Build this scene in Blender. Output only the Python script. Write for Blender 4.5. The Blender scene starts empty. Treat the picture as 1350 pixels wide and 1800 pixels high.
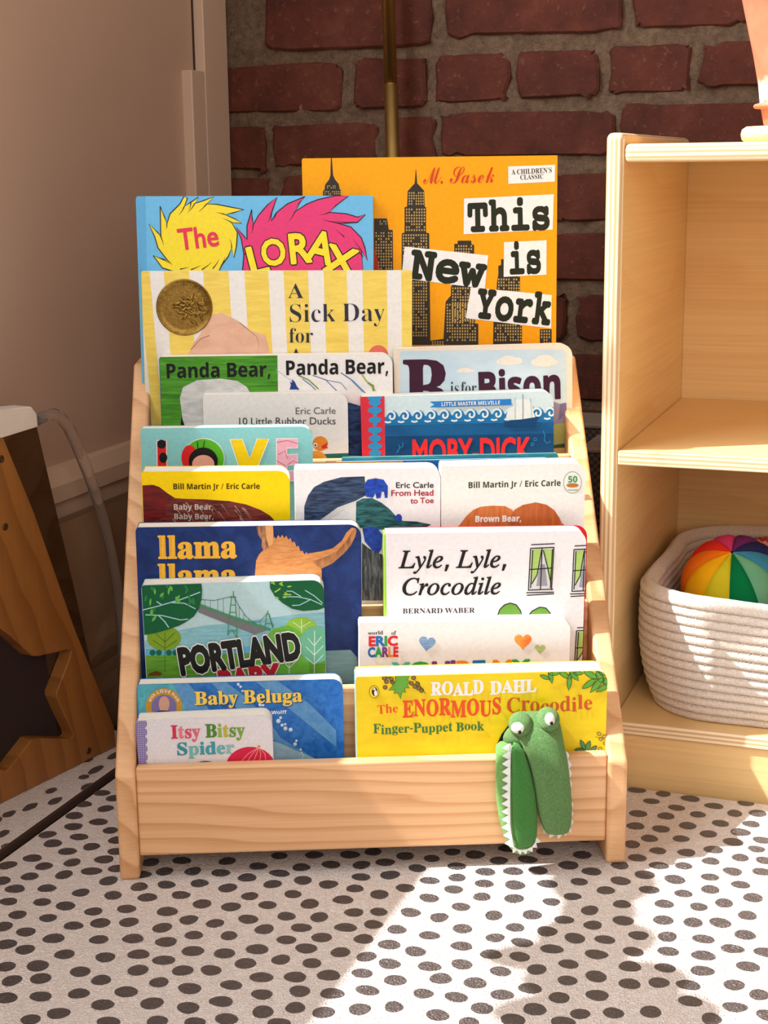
import bpy, bmesh, math, random
from mathutils import Vector, Matrix
from mathutils.geometry import tessellate_polygon
random.seed(11)
SC = bpy.context.scene
COL = SC.collection
R = math.radians

# ------------------------------------------------------------------ camera
FPX, CX, CY = 2705.0, 675.0, 900.0
PITCH, ROLL, EYE = R(12.6), 0.012, 0.571
_f = Vector((0, math.cos(PITCH), -math.sin(PITCH)))
_u = Vector((0, math.sin(PITCH), math.cos(PITCH)))
_r = Vector((1, 0, 0))
RGT = _r * math.cos(ROLL) - _u * math.sin(ROLL)
UPV = _r * math.sin(ROLL) + _u * math.cos(ROLL)
EYEP = Vector((0, 0, EYE))
cd = bpy.data.cameras.new('camera')
cd.sensor_fit = 'VERTICAL'
cd.sensor_height = 24.0
cd.lens = 24.0 * FPX / 1800.0
cd.clip_start = 0.02
cam = bpy.data.objects.new('camera', cd)
COL.objects.link(cam)
m3 = Matrix((RGT, UPV, -_f)).transposed()
cam.matrix_world = Matrix.Translation(EYEP) @ m3.to_4x4()
SC.camera = cam

# room axes: E1 along the brick wall (to the right), E2 into the corner
BA = R(20.3)
E1 = Vector((math.cos(BA), -math.sin(BA), 0))
E2 = Vector((math.sin(BA), math.cos(BA), 0))
ZV = Vector((0, 0, 1))
ROOM = Matrix((E1, E2, ZV)).transposed().to_4x4()       # room -> world
def RW(x, y, z): return E1 * x + E2 * y + ZV * z

# ------------------------------------------------------------------ light
SUN_DIR = Vector((0.77, 0.12, -1.0)).normalized()
SUN_STRENGTH = 9.0
WORLD_STRENGTH = 0.48
WINDOW_POWER = 38.0
FRONT_POWER = 29.0
SC.view_settings.view_transform = 'Standard'
SC.view_settings.look = 'None'
SC.view_settings.gamma = 1.0
SC.view_settings.use_curve_mapping = False
SC.view_settings.exposure = 0.0
w = bpy.data.worlds.new('world')
SC.world = w
w.use_nodes = True
w.node_tree.nodes['Background'].inputs[0].default_value = (1.0, 0.865, 0.77, 1)
w.node_tree.nodes['Background'].inputs[1].default_value = WORLD_STRENGTH
sl = bpy.data.lights.new('sun', 'SUN')
sl.energy = SUN_STRENGTH
sl.angle = R(0.6)
sl.color = (1.0, 0.965, 0.92)
so = bpy.data.objects.new('sun', sl)
COL.objects.link(so)
so.location = (-2, -1, 4)
so.rotation_euler = SUN_DIR.to_track_quat('-Z', 'Y').to_euler()
def area(name, loc, direction, sx, sy, power, color):
    l = bpy.data.lights.new(name, 'AREA')
    l.shape = 'RECTANGLE'
    l.size = sx
    l.size_y = sy
    l.energy = power
    l.color = color
    o = bpy.data.objects.new(name, l)
    COL.objects.link(o)
    o.location = loc
    o.rotation_euler = Vector(direction).to_track_quat('-Z', 'Z').to_euler()
    return o
area('window_daylight', RW(-0.93, 0.4, 1.42), E1 - ZV * 0.12, 1.35, 1.3, WINDOW_POWER, (0.93, 0.96, 1.0))
area('front_fill_light', RW(0.9, -1.6, 1.5), E2 * 0.9 - E1 * 0.35 - ZV * 0.3, 1.6, 1.5, FRONT_POWER, (1.0, 0.90, 0.82))  # added fill light behind the camera, no known window there

# ------------------------------------------------------------------ helpers
def lin(c):
    r = []
    for v in c[:3]:
        v = v / 255.0
        r.append(v / 12.92 if v <= 0.04045 else ((v + 0.055) / 1.055) ** 2.4)
    return (r[0], r[1], r[2], 1.0)
_mats = {}
def nodes_of(name):
    m = bpy.data.materials.new(name)
    m.use_nodes = True
    nt = m.node_tree
    return m, nt, nt.nodes['Principled BSDF']
def tex_coord(nt, scale=(1, 1, 1), rot=(0, 0, 0), kind='Object'):
    tc = nt.nodes.new('ShaderNodeTexCoord')
    mp = nt.nodes.new('ShaderNodeMapping')
    mp.inputs['Scale'].default_value = scale
    mp.inputs['Rotation'].default_value = rot
    nt.links.new(tc.outputs[kind], mp.inputs['Vector'])
    return mp.outputs['Vector']
def noise(nt, vec, scale, detail=3.0, rough=0.6, dist=0.0):
    n = nt.nodes.new('ShaderNodeTexNoise')
    n.inputs['Scale'].default_value = scale
    n.inputs['Detail'].default_value = detail
    n.inputs['Roughness'].default_value = rough
    n.inputs['Distortion'].default_value = dist
    nt.links.new(vec, n.inputs['Vector'])
    return n.outputs['Fac']
def ramp(nt, fac, stops):
    r = nt.nodes.new('ShaderNodeValToRGB')
    e = r.color_ramp.elements
    e[0].position, e[0].color = stops[0][0], stops[0][1]
    e[1].position, e[1].color = stops[-1][0], stops[-1][1]
    for p, c in stops[1:-1]:
        k = e.new(p)
        k.color = c
    nt.links.new(fac, r.inputs['Fac'])
    return r.outputs['Color']
def add_bump(nt, b, height, strength, dist):
    n = nt.nodes.new('ShaderNodeBump')
    n.inputs['Strength'].default_value = strength
    n.inputs['Distance'].default_value = dist
    nt.links.new(height, n.inputs['Height'])
    nt.links.new(n.outputs['Normal'], b.inputs['Normal'])
def shade(c, k): return tuple(min(1.0, v * k) for v in c[:3]) + (1.0,)

def PR(r, g, b):
    """printed ink on a laminated cover"""
    key = ('p', r, g, b)
    if key in _mats: return _mats[key]
    m, nt, bs = nodes_of('printed_ink')
    v = tex_coord(nt)
    f = noise(nt, v, 260.0, 3.0, 0.7)
    c = lin((r, g, b))
    nt.links.new(ramp(nt, f, [(0.3, shade(c, 0.88)), (0.7, shade(c, 0.98))]), bs.inputs['Base Color'])
    bs.inputs['Roughness'].default_value = 0.36
    bs.inputs['Specular IOR Level'].default_value = 0.16
    add_bump(nt, bs, noise(nt, v, 700.0, 2.0), 0.05, 0.0004)
    _mats[key] = m
    return m
def BR(c1, c2, rot=0.5, sc=(60, 700, 60), lo=0.38, hi=0.62):
    """brushed tissue-paper print: streaks of two colours"""
    key = ('b', c1, c2, rot, sc, lo, hi)
    if key in _mats: return _mats[key]
    m, nt, bs = nodes_of('brushed_print')
    v = tex_coord(nt, sc, (0, 0, rot))
    f = noise(nt, v, 1.0, 5.0, 0.65, 0.6)
    nt.links.new(ramp(nt, f, [(lo, shade(lin(c1), .9)), (hi, shade(lin(c2), .9))]), bs.inputs['Base Color'])
    bs.inputs['Roughness'].default_value = 0.36
    bs.inputs['Specular IOR Level'].default_value = 0.2
    _mats[key] = m
    return m
def PL(name, rgb, rough=0.5, spec=0.5, metal=0.0, var=0.06, nscale=40.0, bump=0.0, bscale=300.0, bdist=0.001):
    key = ('l', name)
    if key in _mats: return _mats[key]
    m, nt, bs = nodes_of(name)
    v = tex_coord(nt)
    c = lin(rgb)
    nt.links.new(ramp(nt, noise(nt, v, nscale), [(0.25, shade(c, 1 - var)), (0.75, shade(c, 1 + var))]), bs.inputs['Base Color'])
    bs.inputs['Roughness'].default_value = rough
    bs.inputs['Specular IOR Level'].default_value = spec
    bs.inputs['Metallic'].default_value = metal
    if bump: add_bump(nt, bs, noise(nt, v, bscale, 4.0), bump, bdist)
    _mats[key] = m
    return m
def WOOD(name, light, dark, axis=(0.35, 0.0, 1.0), bands=75.0, dist=1.2, rough=0.42, grain=(6, 6, 6), amount=0.75, fine=(4, 300, 300), sharp=(0.35, 0.95)):
    """softwood: growth-ring bands across `axis`, fine fibres along the board"""
    key = ('w', name)
    if key in _mats: return _mats[key]
    m, nt, bs = nodes_of(name)
    tc = nt.nodes.new('ShaderNodeTexCoord')
    dp = nt.nodes.new('ShaderNodeVectorMath')
    dp.operation = 'DOT_PRODUCT'
    dp.inputs[1].default_value = axis
    nt.links.new(tc.outputs['Object'], dp.inputs[0])
    mp = nt.nodes.new('ShaderNodeMapping')
    mp.inputs['Scale'].default_value = grain
    nt.links.new(tc.outputs['Object'], mp.inputs['Vector'])
    warp = noise(nt, mp.outputs['Vector'], 1.0, 2.0, 0.5)
    mul = nt.nodes.new('ShaderNodeMath')
    mul.operation = 'MULTIPLY_ADD'
    mul.inputs[1].default_value = bands
    nt.links.new(dp.outputs['Value'], mul.inputs[0])
    wm = nt.nodes.new('ShaderNodeMath')
    wm.operation = 'MULTIPLY'
    wm.inputs[1].default_value = dist * 4
    nt.links.new(warp, wm.inputs[0])
    nt.links.new(wm.outputs[0], mul.inputs[2])
    fr = nt.nodes.new('ShaderNodeMath')
    fr.operation = 'FRACT'
    nt.links.new(mul.outputs[0], fr.inputs[0])
    c1, c2 = lin(light), lin(dark)
    mid = tuple(a * (1 - amount) + b * amount for a, b in zip(c1, c2))
    band = ramp(nt, fr.outputs[0], [(0.0, c1), (sharp[0], c1), (sharp[1], mid), (1.0, c1)])
    mp2 = nt.nodes.new('ShaderNodeMapping')
    mp2.inputs['Scale'].default_value = fine
    nt.links.new(tc.outputs['Object'], mp2.inputs['Vector'])
    fib = noise(nt, mp2.outputs['Vector'], 1.0, 4.0, 0.7)
    mx = nt.nodes.new('ShaderNodeMix')
    mx.data_type = 'RGBA'
    mx.blend_type = 'MULTIPLY'
    mx.inputs['Factor'].default_value = 0.5
    nt.links.new(band, mx.inputs['A'])
    nt.links.new(ramp(nt, fib, [(0.3, (0.78, 0.74, 0.70, 1)), (0.65, (1, 1, 1, 1))]), mx.inputs['B'])
    nt.links.new(mx.outputs['Result'], bs.inputs['Base Color'])
    bs.inputs['Roughness'].default_value = rough
    bs.inputs['Specular IOR Level'].default_value = 0.4
    add_bump(nt, bs, fib, 0.06, 0.0005)
    _mats[key] = m
    return m

def link(name, bm, mats, parent=None, smooth=False):
    me = bpy.data.meshes.new(name)
    bm.normal_update()
    bm.to_mesh(me)
    bm.free()
    for m in (mats if isinstance(mats, (list, tuple)) else [mats]): me.materials.append(m)
    if smooth:
        for p in me.polygons: p.use_smooth = True
    o = bpy.data.objects.new(name, me)
    COL.objects.link(o)
    if parent: o.parent = parent
    return o
def thing(name, label, cat, M, group=None):
    o = bpy.data.objects.new(name, None)
    COL.objects.link(o)
    o.empty_display_size = 0.03
    o.matrix_world = M
    tag(o, label, cat, group)
    return o
def tag(o, label, cat, group=None):
    o['label'] = label
    o['category'] = cat
    if group: o['group'] = group
    return o
def struct(o):
    o['kind'] = 'structure'
    return o
def box(bm, lo, hi, bev=0.0, mi=0, seg=2, edges=None):
    vs = [bm.verts.new((x, y, z)) for x in (lo[0], hi[0]) for y in (lo[1], hi[1]) for z in (lo[2], hi[2])]
    q = [(0, 1, 3, 2), (4, 6, 7, 5), (0, 4, 5, 1), (2, 3, 7, 6), (0, 2, 6, 4), (1, 5, 7, 3)]
    fs = [bm.faces.new([vs[i] for i in k]) for k in q]
    for f in fs: f.material_index = mi
    if bev > 0:
        es = list({e for f in fs for e in f.edges})
        if edges: es = [e for e in es if edges((e.verts[0].co + e.verts[1].co) / 2, (e.verts[0].co - e.verts[1].co).normalized())]
        r = bmesh.ops.bevel(bm, geom=es, offset=bev, segments=seg, profile=0.5, affect='EDGES', clamp_overlap=True)
        for f in r['faces']: f.material_index = mi
    return fs
def prism(bm, pts, d, bev=0.0, mi=0, seg=2):
    """closed outline of 3-D points extruded by vector d"""
    a = [bm.verts.new(p) for p in pts]
    b = [bm.verts.new(Vector(p) + Vector(d)) for p in pts]
    n = len(pts)
    fs = [bm.faces.new(a[::-1]), bm.faces.new(b)]
    for i in range(n): fs.append(bm.faces.new((a[i], a[(i + 1) % n], b[(i + 1) % n], b[i])))
    for f in fs: f.material_index = mi
    if bev > 0:
        es = list({e for f in fs for e in f.edges})
        r = bmesh.ops.bevel(bm, geom=es, offset=bev, segments=seg, profile=0.5, affect='EDGES', clamp_overlap=True)
        for f in r['faces']: f.material_index = mi
    bmesh.ops.recalc_face_normals(bm, faces=bm.faces[:])
def tube(bm, pts, rad, n=12, mi=0, cap=True):
    """round tube through points; rad a number or list"""
    P = [Vector(p) for p in pts]
    rings = []
    up = Vector((0.13, 0.27, 0.95))
    for i, p in enumerate(P):
        t = (P[min(i + 1, len(P) - 1)] - P[max(i - 1, 0)]).normalized()
        a = t.cross(up)
        if a.length < 1e-3: a = t.cross(Vector((1, 0, 0)))
        a.normalize()
        b = t.cross(a)
        r = rad[i] if isinstance(rad, (list, tuple)) else rad
        rings.append([bm.verts.new(p + a * (r * math.cos(2 * math.pi * k / n)) + b * (r * math.sin(2 * math.pi * k / n))) for k in range(n)])
    for i in range(len(rings) - 1):
        for k in range(n):
            f = bm.faces.new((rings[i][k], rings[i][(k + 1) % n], rings[i + 1][(k + 1) % n], rings[i + 1][k]))
            f.material_index = mi
            f.smooth = True
    if cap:
        bm.faces.new(rings[0][::-1]).material_index = mi
        bm.faces.new(rings[-1]).material_index = mi
def lathe(bm, prof, n=48, mi=0, c=(0, 0, 0)):
    rings = []
    for r, z in prof:
        rings.append([bm.verts.new((c[0] + r * math.cos(2 * math.pi * k / n), c[1] + r * math.sin(2 * math.pi * k / n), c[2] + z)) for k in range(n)])
    for i in range(len(rings) - 1):
        for k in range(n):
            f = bm.faces.new((rings[i][k], rings[i][(k + 1) % n], rings[i + 1][(k + 1) % n], rings[i + 1][k]))
            f.material_index = mi
            f.smooth = True
    bm.faces.new(rings[0][::-1]).material_index = mi
    bm.faces.new(rings[-1]).material_index = mi
def loft(bm, st, ax, ay, n=20, mi=0):
    """closed skin through stations (centre, rx, ry) whose sections lie in the plane of ax, ay"""
    rings = []
    for c, rx, ry in st:
        rings.append([bm.verts.new(Vector(c) + ax * (rx * math.cos(2 * math.pi * k / n)) + ay * (ry * math.sin(2 * math.pi * k / n))) for k in range(n)])
    for i in range(len(rings) - 1):
        for k in range(n):
            f = bm.faces.new((rings[i][k], rings[i][(k + 1) % n], rings[i + 1][(k + 1) % n], rings[i + 1][k]))
            f.smooth = True
            f.material_index = mi
    for r in (rings[0][::-1], rings[-1]):
        f = bm.faces.new(r)
        f.material_index = mi
        f.smooth = True
def ray(px, py):
    return RGT * ((px - CX) / FPX) + UPV * (-(py - CY) / FPX) + _f
def hit(px, py, n, p0):
    v = ray(px, py)
    return EYEP + v * ((p0 - EYEP).dot(n) / v.dot(n))

# ------------------------------------------------------------------ the room
CREAM = PL('painted_plaster', (204, 172, 150), 0.55, 0.3, var=0.03, nscale=6.0, bump=0.12, bscale=220.0, bdist=0.001)
TRIMP = PL('painted_trim', (216, 188, 164), 0.4, 0.4, var=0.03, nscale=8.0)
# left wall with its window opening (the window itself is outside the picture, on the left)
WX = -0.85
WIN_Y0, WIN_Y1, WIN_Z0, WIN_Z1 = -0.35, 1.11, 0.69, 2.05
bm = bmesh.new()
for lo, hi in (((WX - .12, -2.2, -.012), (WX, 1.9, WIN_Z0)), ((WX - .12, -2.2, WIN_Z1), (WX, 1.9, 2.7)),
               ((WX - .12, -2.2, WIN_Z0), (WX, WIN_Y0, WIN_Z1)), ((WX - .12, WIN_Y1, WIN_Z0), (WX, 1.9, WIN_Z1))):
    box(bm, lo, hi)
o = struct(link('wall_left', bm, CREAM)); o.matrix_world = ROOM
bm = bmesh.new()
for lo, hi in (((WX - .07, WIN_Y0, WIN_Z1 - .05), (WX - .03, WIN_Y1, WIN_Z1)), ((WX - .07, WIN_Y0, WIN_Z0), (WX - .03, WIN_Y0 + .05, WIN_Z1))):
    box(bm, lo, hi, 0.003)
o = struct(link('window_1', bm, TRIMP)); o.matrix_world = ROOM
# baseboard on the left wall: cap moulding, face, plinth
bm = bmesh.new()
prism(bm, [(WX, -.6, -.012), (WX + .012, -.6, -.012), (WX + .012, -.6, .214), (WX + .009, -.6, .2145), (WX + .009, -.6, .244), (WX + .016, -.6, .2455), (WX + .016, -.6, .262), (WX + .008, -.6, .277), (WX, -.6, .279)], (0, 2.34, 0))
o = struct(link('baseboard_left', bm, TRIMP)); o.matrix_world = ROOM
# corner trims
bm = bmesh.new()
box(bm, (WX - .001, 1.6785, .2), (WX + .0132, 1.74, 2.7), 0.0012)
box(bm, (WX - .0005, 1.6745, .2), (WX + .0008, 1.679, 2.7), 0.0, 1)
o = struct(link('trim_1', bm, [TRIMP, PL('dark_gap', (60, 40, 28), 0.8)])); o.matrix_world = ROOM
bm = bmesh.new()
box(bm, (WX - .001, 1.6445, -.01), (WX + .0131, 1.6778, .6835), 0.0015)
o = struct(link('trim_2', bm, TRIMP)); o.matrix_world = ROOM
# brick wall
WY = 1.745
def brick_mat():
    m, nt, bs = nodes_of('old_brick')
    v = tex_coord(nt)
    a = noise(nt, v, 14.0, 4.0, 0.7)
    b = noise(nt, v, 130.0, 5.0, 0.75)
    base = ramp(nt, a, [(0.3, lin((72, 38, 30))), (0.55, lin((98, 50, 38))), (0.75, lin((116, 68, 52)))])
    mx = nt.nodes.new('ShaderNodeMix'); mx.data_type = 'RGBA'
    nt.links.new(ramp(nt, b, [(0.58, (0, 0, 0, 1)), (0.78, (1, 1, 1, 1))]), mx.inputs['Factor'])
    nt.links.new(base, mx.inputs['A'])
    mx.inputs['B'].default_value = lin((140, 100, 78))
    nt.links.new(mx.outputs['Result'], bs.inputs['Base Color'])
    bs.inputs['Roughness'].default_value = 0.8
    bs.inputs['Specular IOR Level'].default_value = 0.25
    add_bump(nt, bs, b, 0.5, 0.004)
    return m
def mortar_mat():
    m, nt, bs = nodes_of('rough_mortar')
    v = tex_coord(nt)
    b = noise(nt, v, 110.0, 6.0, 0.8)
    nt.links.new(ramp(nt, b, [(0.3, lin((112, 88, 68))), (0.7, lin((186, 154, 124)))]), bs.inputs['Base Color'])
    bs.inputs['Roughness'].default_value = 0.95
    add_bump(nt, bs, b, 1.0, 0.012)
    return m
bm = bmesh.new()
def wallpt(px, py):
    p = hit(px, py, E2, E2 * WY)
    return (p.dot(E1), p.z)
rows = {  # measured courses: x edges of the bricks, then (left y0,y1) (right y0,y1) in the photograph
    'A': ([(300, 378), (465, 756), (782, 1094), (1115, 1316), (1335, 1500)], (382, -10, 100), (1300, -52, 42)),
    'B': ([(340, 598), (620, 747), (763, 892), (908, 1048), (1069, 1211), (1231, 1500)], (382, 118, 205), (1300, 72, 156)),
    'C': ([(387, 465), (475, 660), (676, 763), (773, 1080), (1093, 1400)], (387, 224, 305), (1300, 172, 262)),
}
bricks = []
zc = []
for k in 'ABC':
    xs, l, r = rows[k]
    for a, b in xs:
        t0, t1 = [(q - l[0]) / (r[0] - l[0]) for q in (a, b)]
        y0 = l[1] + (r[1] - l[1]) * (t0 + t1) / 2
        y1 = l[2] + (r[2] - l[2]) * (t0 + t1) / 2
        xa, z1 = wallpt(a, l[1] + (r[1] - l[1]) * t0)
        xb, z0 = wallpt(b, l[2] + (r[2] - l[2]) * t1)
        bricks.append((xa, xb, z0, z1))
    zc.append(sum(q[2] for q in bricks[-len(xs):]) / len(xs))
pitch = (zc[0] - zc[2]) / 2
z = zc[2]
rng = random.Random(5)
for i in range(9):
    z -= pitch
    x = -0.9 + rng.uniform(-.05, .05) + (i % 2) * .1
    while x < 0.3:
        L = 0.2 if rng.random() < .65 else 0.098
        bricks.append((x, x + L, z, z + pitch - .017))
        x += L + .015
z = zc[0]
for i in range(4):
    z += pitch
    x = -0.95 + (i % 2) * .1
    while x < 0.3:
        bricks.append((x, x + .2, z, z + pitch - .017))
        x += .215
for (xa, xb, z0, z1) in bricks:
    # irregular, rounded outline
    n = 26
    pts = []
    for k in range(n):
        a = 2 * math.pi * k / n
        ca, sa = math.cos(a), math.sin(a)
        e = 0.18
        cx = (abs(ca) ** e) * (1 if ca > 0 else -1)
        cz = (abs(sa) ** e) * (1 if sa > 0 else -1)
        pts.append((((xa + xb) / 2 + cx * (xb - xa) / 2 + rng.gauss(0, .0017)), (z0 + z1) / 2 + cz * (z1 - z0) / 2 + rng.gauss(0, .0017)))
    dpt = rng.uniform(.0085, .0125)
    outer = [bm.verts.new((p[0], WY + .012, p[1])) for p in pts]
    c = ((xa + xb) / 2, (z0 + z1) / 2)
    mid = [bm.verts.new((p[0], WY + .012 - dpt + .0025, p[1])) for p in pts]
    inn = [bm.verts.new((c[0] + (p[0] - c[0]) * (1 - .006 / (xb - xa)), WY + .012 - dpt, c[1] + (p[1] - c[1]) * .93)) for p in pts]
    for A, Bb in ((outer, mid), (mid, inn)):
        for k in range(n): bm.faces.new((A[k], A[(k + 1) % n], Bb[(k + 1) % n], Bb[k]))
    bm.faces.new(inn)
bmesh.ops.recalc_face_normals(bm, faces=bm.faces[:])
# mortar bed: a lumpy sheet the bricks are set in
gx, gz = 150, 150
gv = [[bm.verts.new((-0.97 + 1.45 * i / gx, WY + .0075 + .0025 * math.sin(i * .9 + j * .37) * math.sin(j * .8 - i * .21) + rng.gauss(0, .0013), -.02 + 1.2 * j / gz)) for i in range(gx + 1)] for j in range(gz + 1)]
for j in range(gz):
    for i in range(gx):
        f = bm.faces.new((gv[j][i], gv[j][i + 1], gv[j + 1][i + 1], gv[j + 1][i]))
        f.material_index = 1
        f.smooth = True
box(bm, (-.97, WY + .013, -.02), (1.5, WY + .15, 2.7), 0, 1)
o = struct(link('wall_back', bm, [brick_mat(), mortar_mat()])); o.matrix_world = ROOM
# dark wooden floor under the play mat
bm = bmesh.new()
box(bm, (-1.0, -2.2, -.06), (1.6, 1.9, -.012))
o = struct(link('floor', bm, WOOD('dark_floorboards', (70, 46, 34), (44, 27, 20), axis=(0, 1, 0), bands=14, dist=.4, fine=(300, 4, 300), rough=.5))); o.matrix_world = ROOM

# ------------------------------------------------------------------ play mat
def mat_material():
    m, nt, bs = nodes_of('embossed_mat')
    v = tex_coord(nt)
    vo = nt.nodes.new('ShaderNodeTexVoronoi'); vo.inputs['Scale'].default_value = 420.0
    nt.links.new(v, vo.inputs['Vector'])
    n2 = noise(nt, v, 330.0, 3.0, 0.6, 1.5)
    return m, nt, bs, vo, n2
def mat_mat(name, rgb, rough, spec, bd=0.0013, coat=0.0):
    m, nt, bs, vo, n2 = mat_material()
    m.name = name
    vo.feature = 'DISTANCE_TO_EDGE'
    c = lin(rgb)
    nt.links.new(ramp(nt, n2, [(0.3, shade(c, .88)), (0.62, shade(c, 1.04))]), bs.inputs['Base Color'])
    bs.inputs['Roughness'].default_value = rough
    bs.inputs['Specular IOR Level'].default_value = spec
    bs.inputs['Coat Weight'].default_value = coat
    bs.inputs['Coat Roughness'].default_value = 0.62
    ad = nt.nodes.new('ShaderNodeMath')
    ad.operation = 'MULTIPLY_ADD'
    ad.inputs[1].default_value = 2.5
    nt.links.new(vo.outputs['Distance'], ad.inputs[0])
    nt.links.new(n2, ad.inputs[2])
    add_bump(nt, bs, ad.outputs[0], 0.8, bd)
    return m
MATW = mat_mat('mat_cream', (236, 226, 220), 0.55, .4)
MATD = mat_mat('mat_dot_charcoal', (70, 58, 59), 0.5, 1.0, .0026, .8)
MATE = PL('mat_foam_edge', (58, 40, 30), 0.8)
D1 = """345,27 284,65 358,80 252,104 334,125 249,141 374,154 161,168 268,176 179,198 310,209 228,225 110,248 25,272 353,252 245,263 149,275 395,283 217,304 310,292 101,310 368,325 159,350 51,352 274,365 383,374 5,325 143,397 29,395 222,410 317,429 429,420 60,440 163,451 249,477 340,468 437,465 88,498 10,480 182,520 335,524 451,521 20,540 85,558 219,574 357,584 470,574 20,616 128,613 40,663 138,656 272,633 468,628 343,661 267,707 428,701 20,722 138,717 348,745 198,774 104,795 368,803 515,740 472,345 500,381 510,262 481,303 616,256 770,258 558,293 654,292 748,298 875,275 947,240 1065,237 1186,236 1265,226 1122,270 1225,271 1306,262 1021,279 838,314 948,299 564,338 676,333 772,349 924,336 1027,323 1224,312 1322,305 1113,337 613,373 1203,351 847,377 993,370 1286,371 567,429 685,403 783,413 907,407 1050,403 1163,389 550,484 640,457 729,469 841,455 971,445 1082,448 1200,432 1284,430 563,532 657,509 776,511 896,489 1021,484 1172,483 1265,473 654,563 761,571 872,557 971,525 1091,517 1233,522 555,594 619,629 715,628 832,605 952,592 1038,554 1154,567 1057,604 539,669 643,690 784,678 886,652 1001,651 1114,645 1242,582 1319,541 750,734 638,755 888,710 1016,699 1126,707 891,769 1001,755 533,803 660,805 768,793 945,808 1097,771 1228,638 1320,606 1246,696 1340,662 1219,760 1335,752 1345,490 386,45 398,187 396,225"""
D2 = """53,262 120,241 210,249 280,227 357,236 438,256 535,252 595,226 720,237 465,215 70,305 161,282 295,275 392,294 486,292 570,289 674,272 752,293 120,349 203,324 296,314 388,334 492,339 603,335 710,328 850,325 848,272 32,371 284,354 201,383 380,379 489,385 616,396 687,378 800,357 932,304 947,355 980,273 31,430 138,432 309,413 420,442 550,440 746,425 855,404 20,470 235,449 659,457 859,460 314,487 493,483 601,496 756,475 110,489 202,510 425,518 695,519 797,524 911,510 65,541 311,546 516,534 617,556 154,564 411,574 768,574 893,565 72,605 202,615 508,582 674,607 312,608 443,632 566,625 767,649 882,615 1001,620 10,580 100,663 241,656 670,663 881,674 980,670 10,695 357,671 543,689 642,721 771,713 181,707 293,719 448,711 1080,678 92,753 230,780 380,757 559,760 713,776 826,773 952,769 1086,733 336,805 485,797 655,803 1158,793 905,17 955,55 995,30 1087,46 1167,71 1275,61 910,97 1004,105 1040,77 1112,100 1237,96 1315,96 901,139 987,149 1078,138 1189,130 1293,132 948,181 1055,182 1148,166 1256,160 1331,187 889,201 977,223 1074,229 1165,219 1232,193 1311,217 907,247 1064,274 1156,258 1256,246 1341,256 1034,320 1153,312 1230,293 1331,294 1063,368 1154,354 1257,338 998,403 1115,413 1201,400 1299,382 995,458 1096,466 1188,467 1280,442 1009,514 1131,522 1272,508 1012,564 1131,578 1229,555 1341,567 1127,630 1282,615 1235,678 1320,711 1238,753 1345,780"""
dots = []
for s, ox in ((D1, 0), (D2, 650)):
    for t in s.split():
        a, b = t.split(',')
        p = hit(ox + float(a) / 1.9286, 1380 + float(b) / 1.9286, ZV, Vector((0, 0, 0)))
        q = (p.dot(E1), p.dot(E2))
        if all((q[0] - k[0]) ** 2 + (q[1] - k[1]) ** 2 > .012 ** 2 for k in dots): dots.append(q)
# the pattern simply goes on beyond the picture
MX0, MX1, MY0, MY1 = -0.731, 0.45, 0.2, 1.352
tries = 0
while tries < 9000:
    tries += 1
    q = (rng.uniform(MX0 + .012, MX1 - .012), rng.uniform(MY0 + .012, MY1 - .012))
    p = E1 * q[0] + E2 * q[1]
    v = p - EYEP
    d = v.dot(_f)
    ix, iy = CX + FPX * v.dot(RGT) / d, CY - FPX * v.dot(UPV) / d
    inside = 0 < ix < 1350 and 1385 < iy < 1800 and not (205 < ix < 1104 and iy < 1480)
    if inside: continue
    if all((q[0] - k[0]) ** 2 + (q[1] - k[1]) ** 2 > .0235 ** 2 for k in dots): dots.append(q)
mat_root = thing('play_mat', 'cream foam play mat with black spots under the bookcase', 'play mat', ROOM)
bm = bmesh.new()
box(bm, (MX0, MY0, -.011), (MX1, MY1, 0), 0.003, 0, 3, edges=lambda m_, d_: m_.z > -.001 or abs(d_.z) > .5)
for cx, cy in dots:
    n = 20
    rx, ry = rng.uniform(.0069, .0088), rng.uniform(.0066, .0082)
    ph = rng.uniform(0, 6.3)
    k1, k2 = rng.uniform(0, .07), rng.uniform(0, .05)
    vs = []
    for i in range(n):
        a = 2 * math.pi * i / n
        rr = 1 + k1 * math.sin(2 * a + ph) + k2 * math.sin(3 * a + 2 * ph) + rng.uniform(-.02, .02)
        x = min(max(cx + rx * rr * math.cos(a), MX0 + .001), MX1)
        y = min(max(cy + ry * rr * math.sin(a), MY0), MY1 - .001)
        vs.append(bm.verts.new((x, y, .00012)))
    bm.faces.new(vs).material_index = 1
link('mat_sheet', bm, [MATW, MATD], mat_root)
# neighbouring tile of the same mat by the left wall
tile = thing('play_mat', 'second cream spotted mat tile under the star-cut wooden panel, past the dark gap', 'play mat', ROOM)
bm = bmesh.new()
TX1 = -0.739
prism(bm, [(-0.811, .4, -.011), (TX1, .4, -.011), (TX1, .4, -.006), (TX1 - .0015, .4, -.0015), (TX1 - .004, .4, 0), (-.811, .4, 0)], (0, .93, 0))
for i in range(46):
    yy = .42 + i * .0197
    xx = rng.choice((-.741, -.757, -.769, -.781)) + rng.uniform(-.003, .003)
    ln = rng.uniform(.006, .013)
    vs = []
    for k in range(14):
        a = 2 * math.pi * k / 14
        vs.append(bm.verts.new((min(TX1 - .0042, xx + .0052 * math.cos(a) * (1 + rng.uniform(-.12, .12))), yy + ln * math.sin(a) * (1 + rng.uniform(-.1, .1)), .00012)))
    bm.faces.new(vs).material_index = 1
bm.normal_update()
for f in bm.faces:
    if f.normal.x > .5: f.material_index = 2
link('mat_sheet', bm, [MATW, MATD, MATE], tile)

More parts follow.
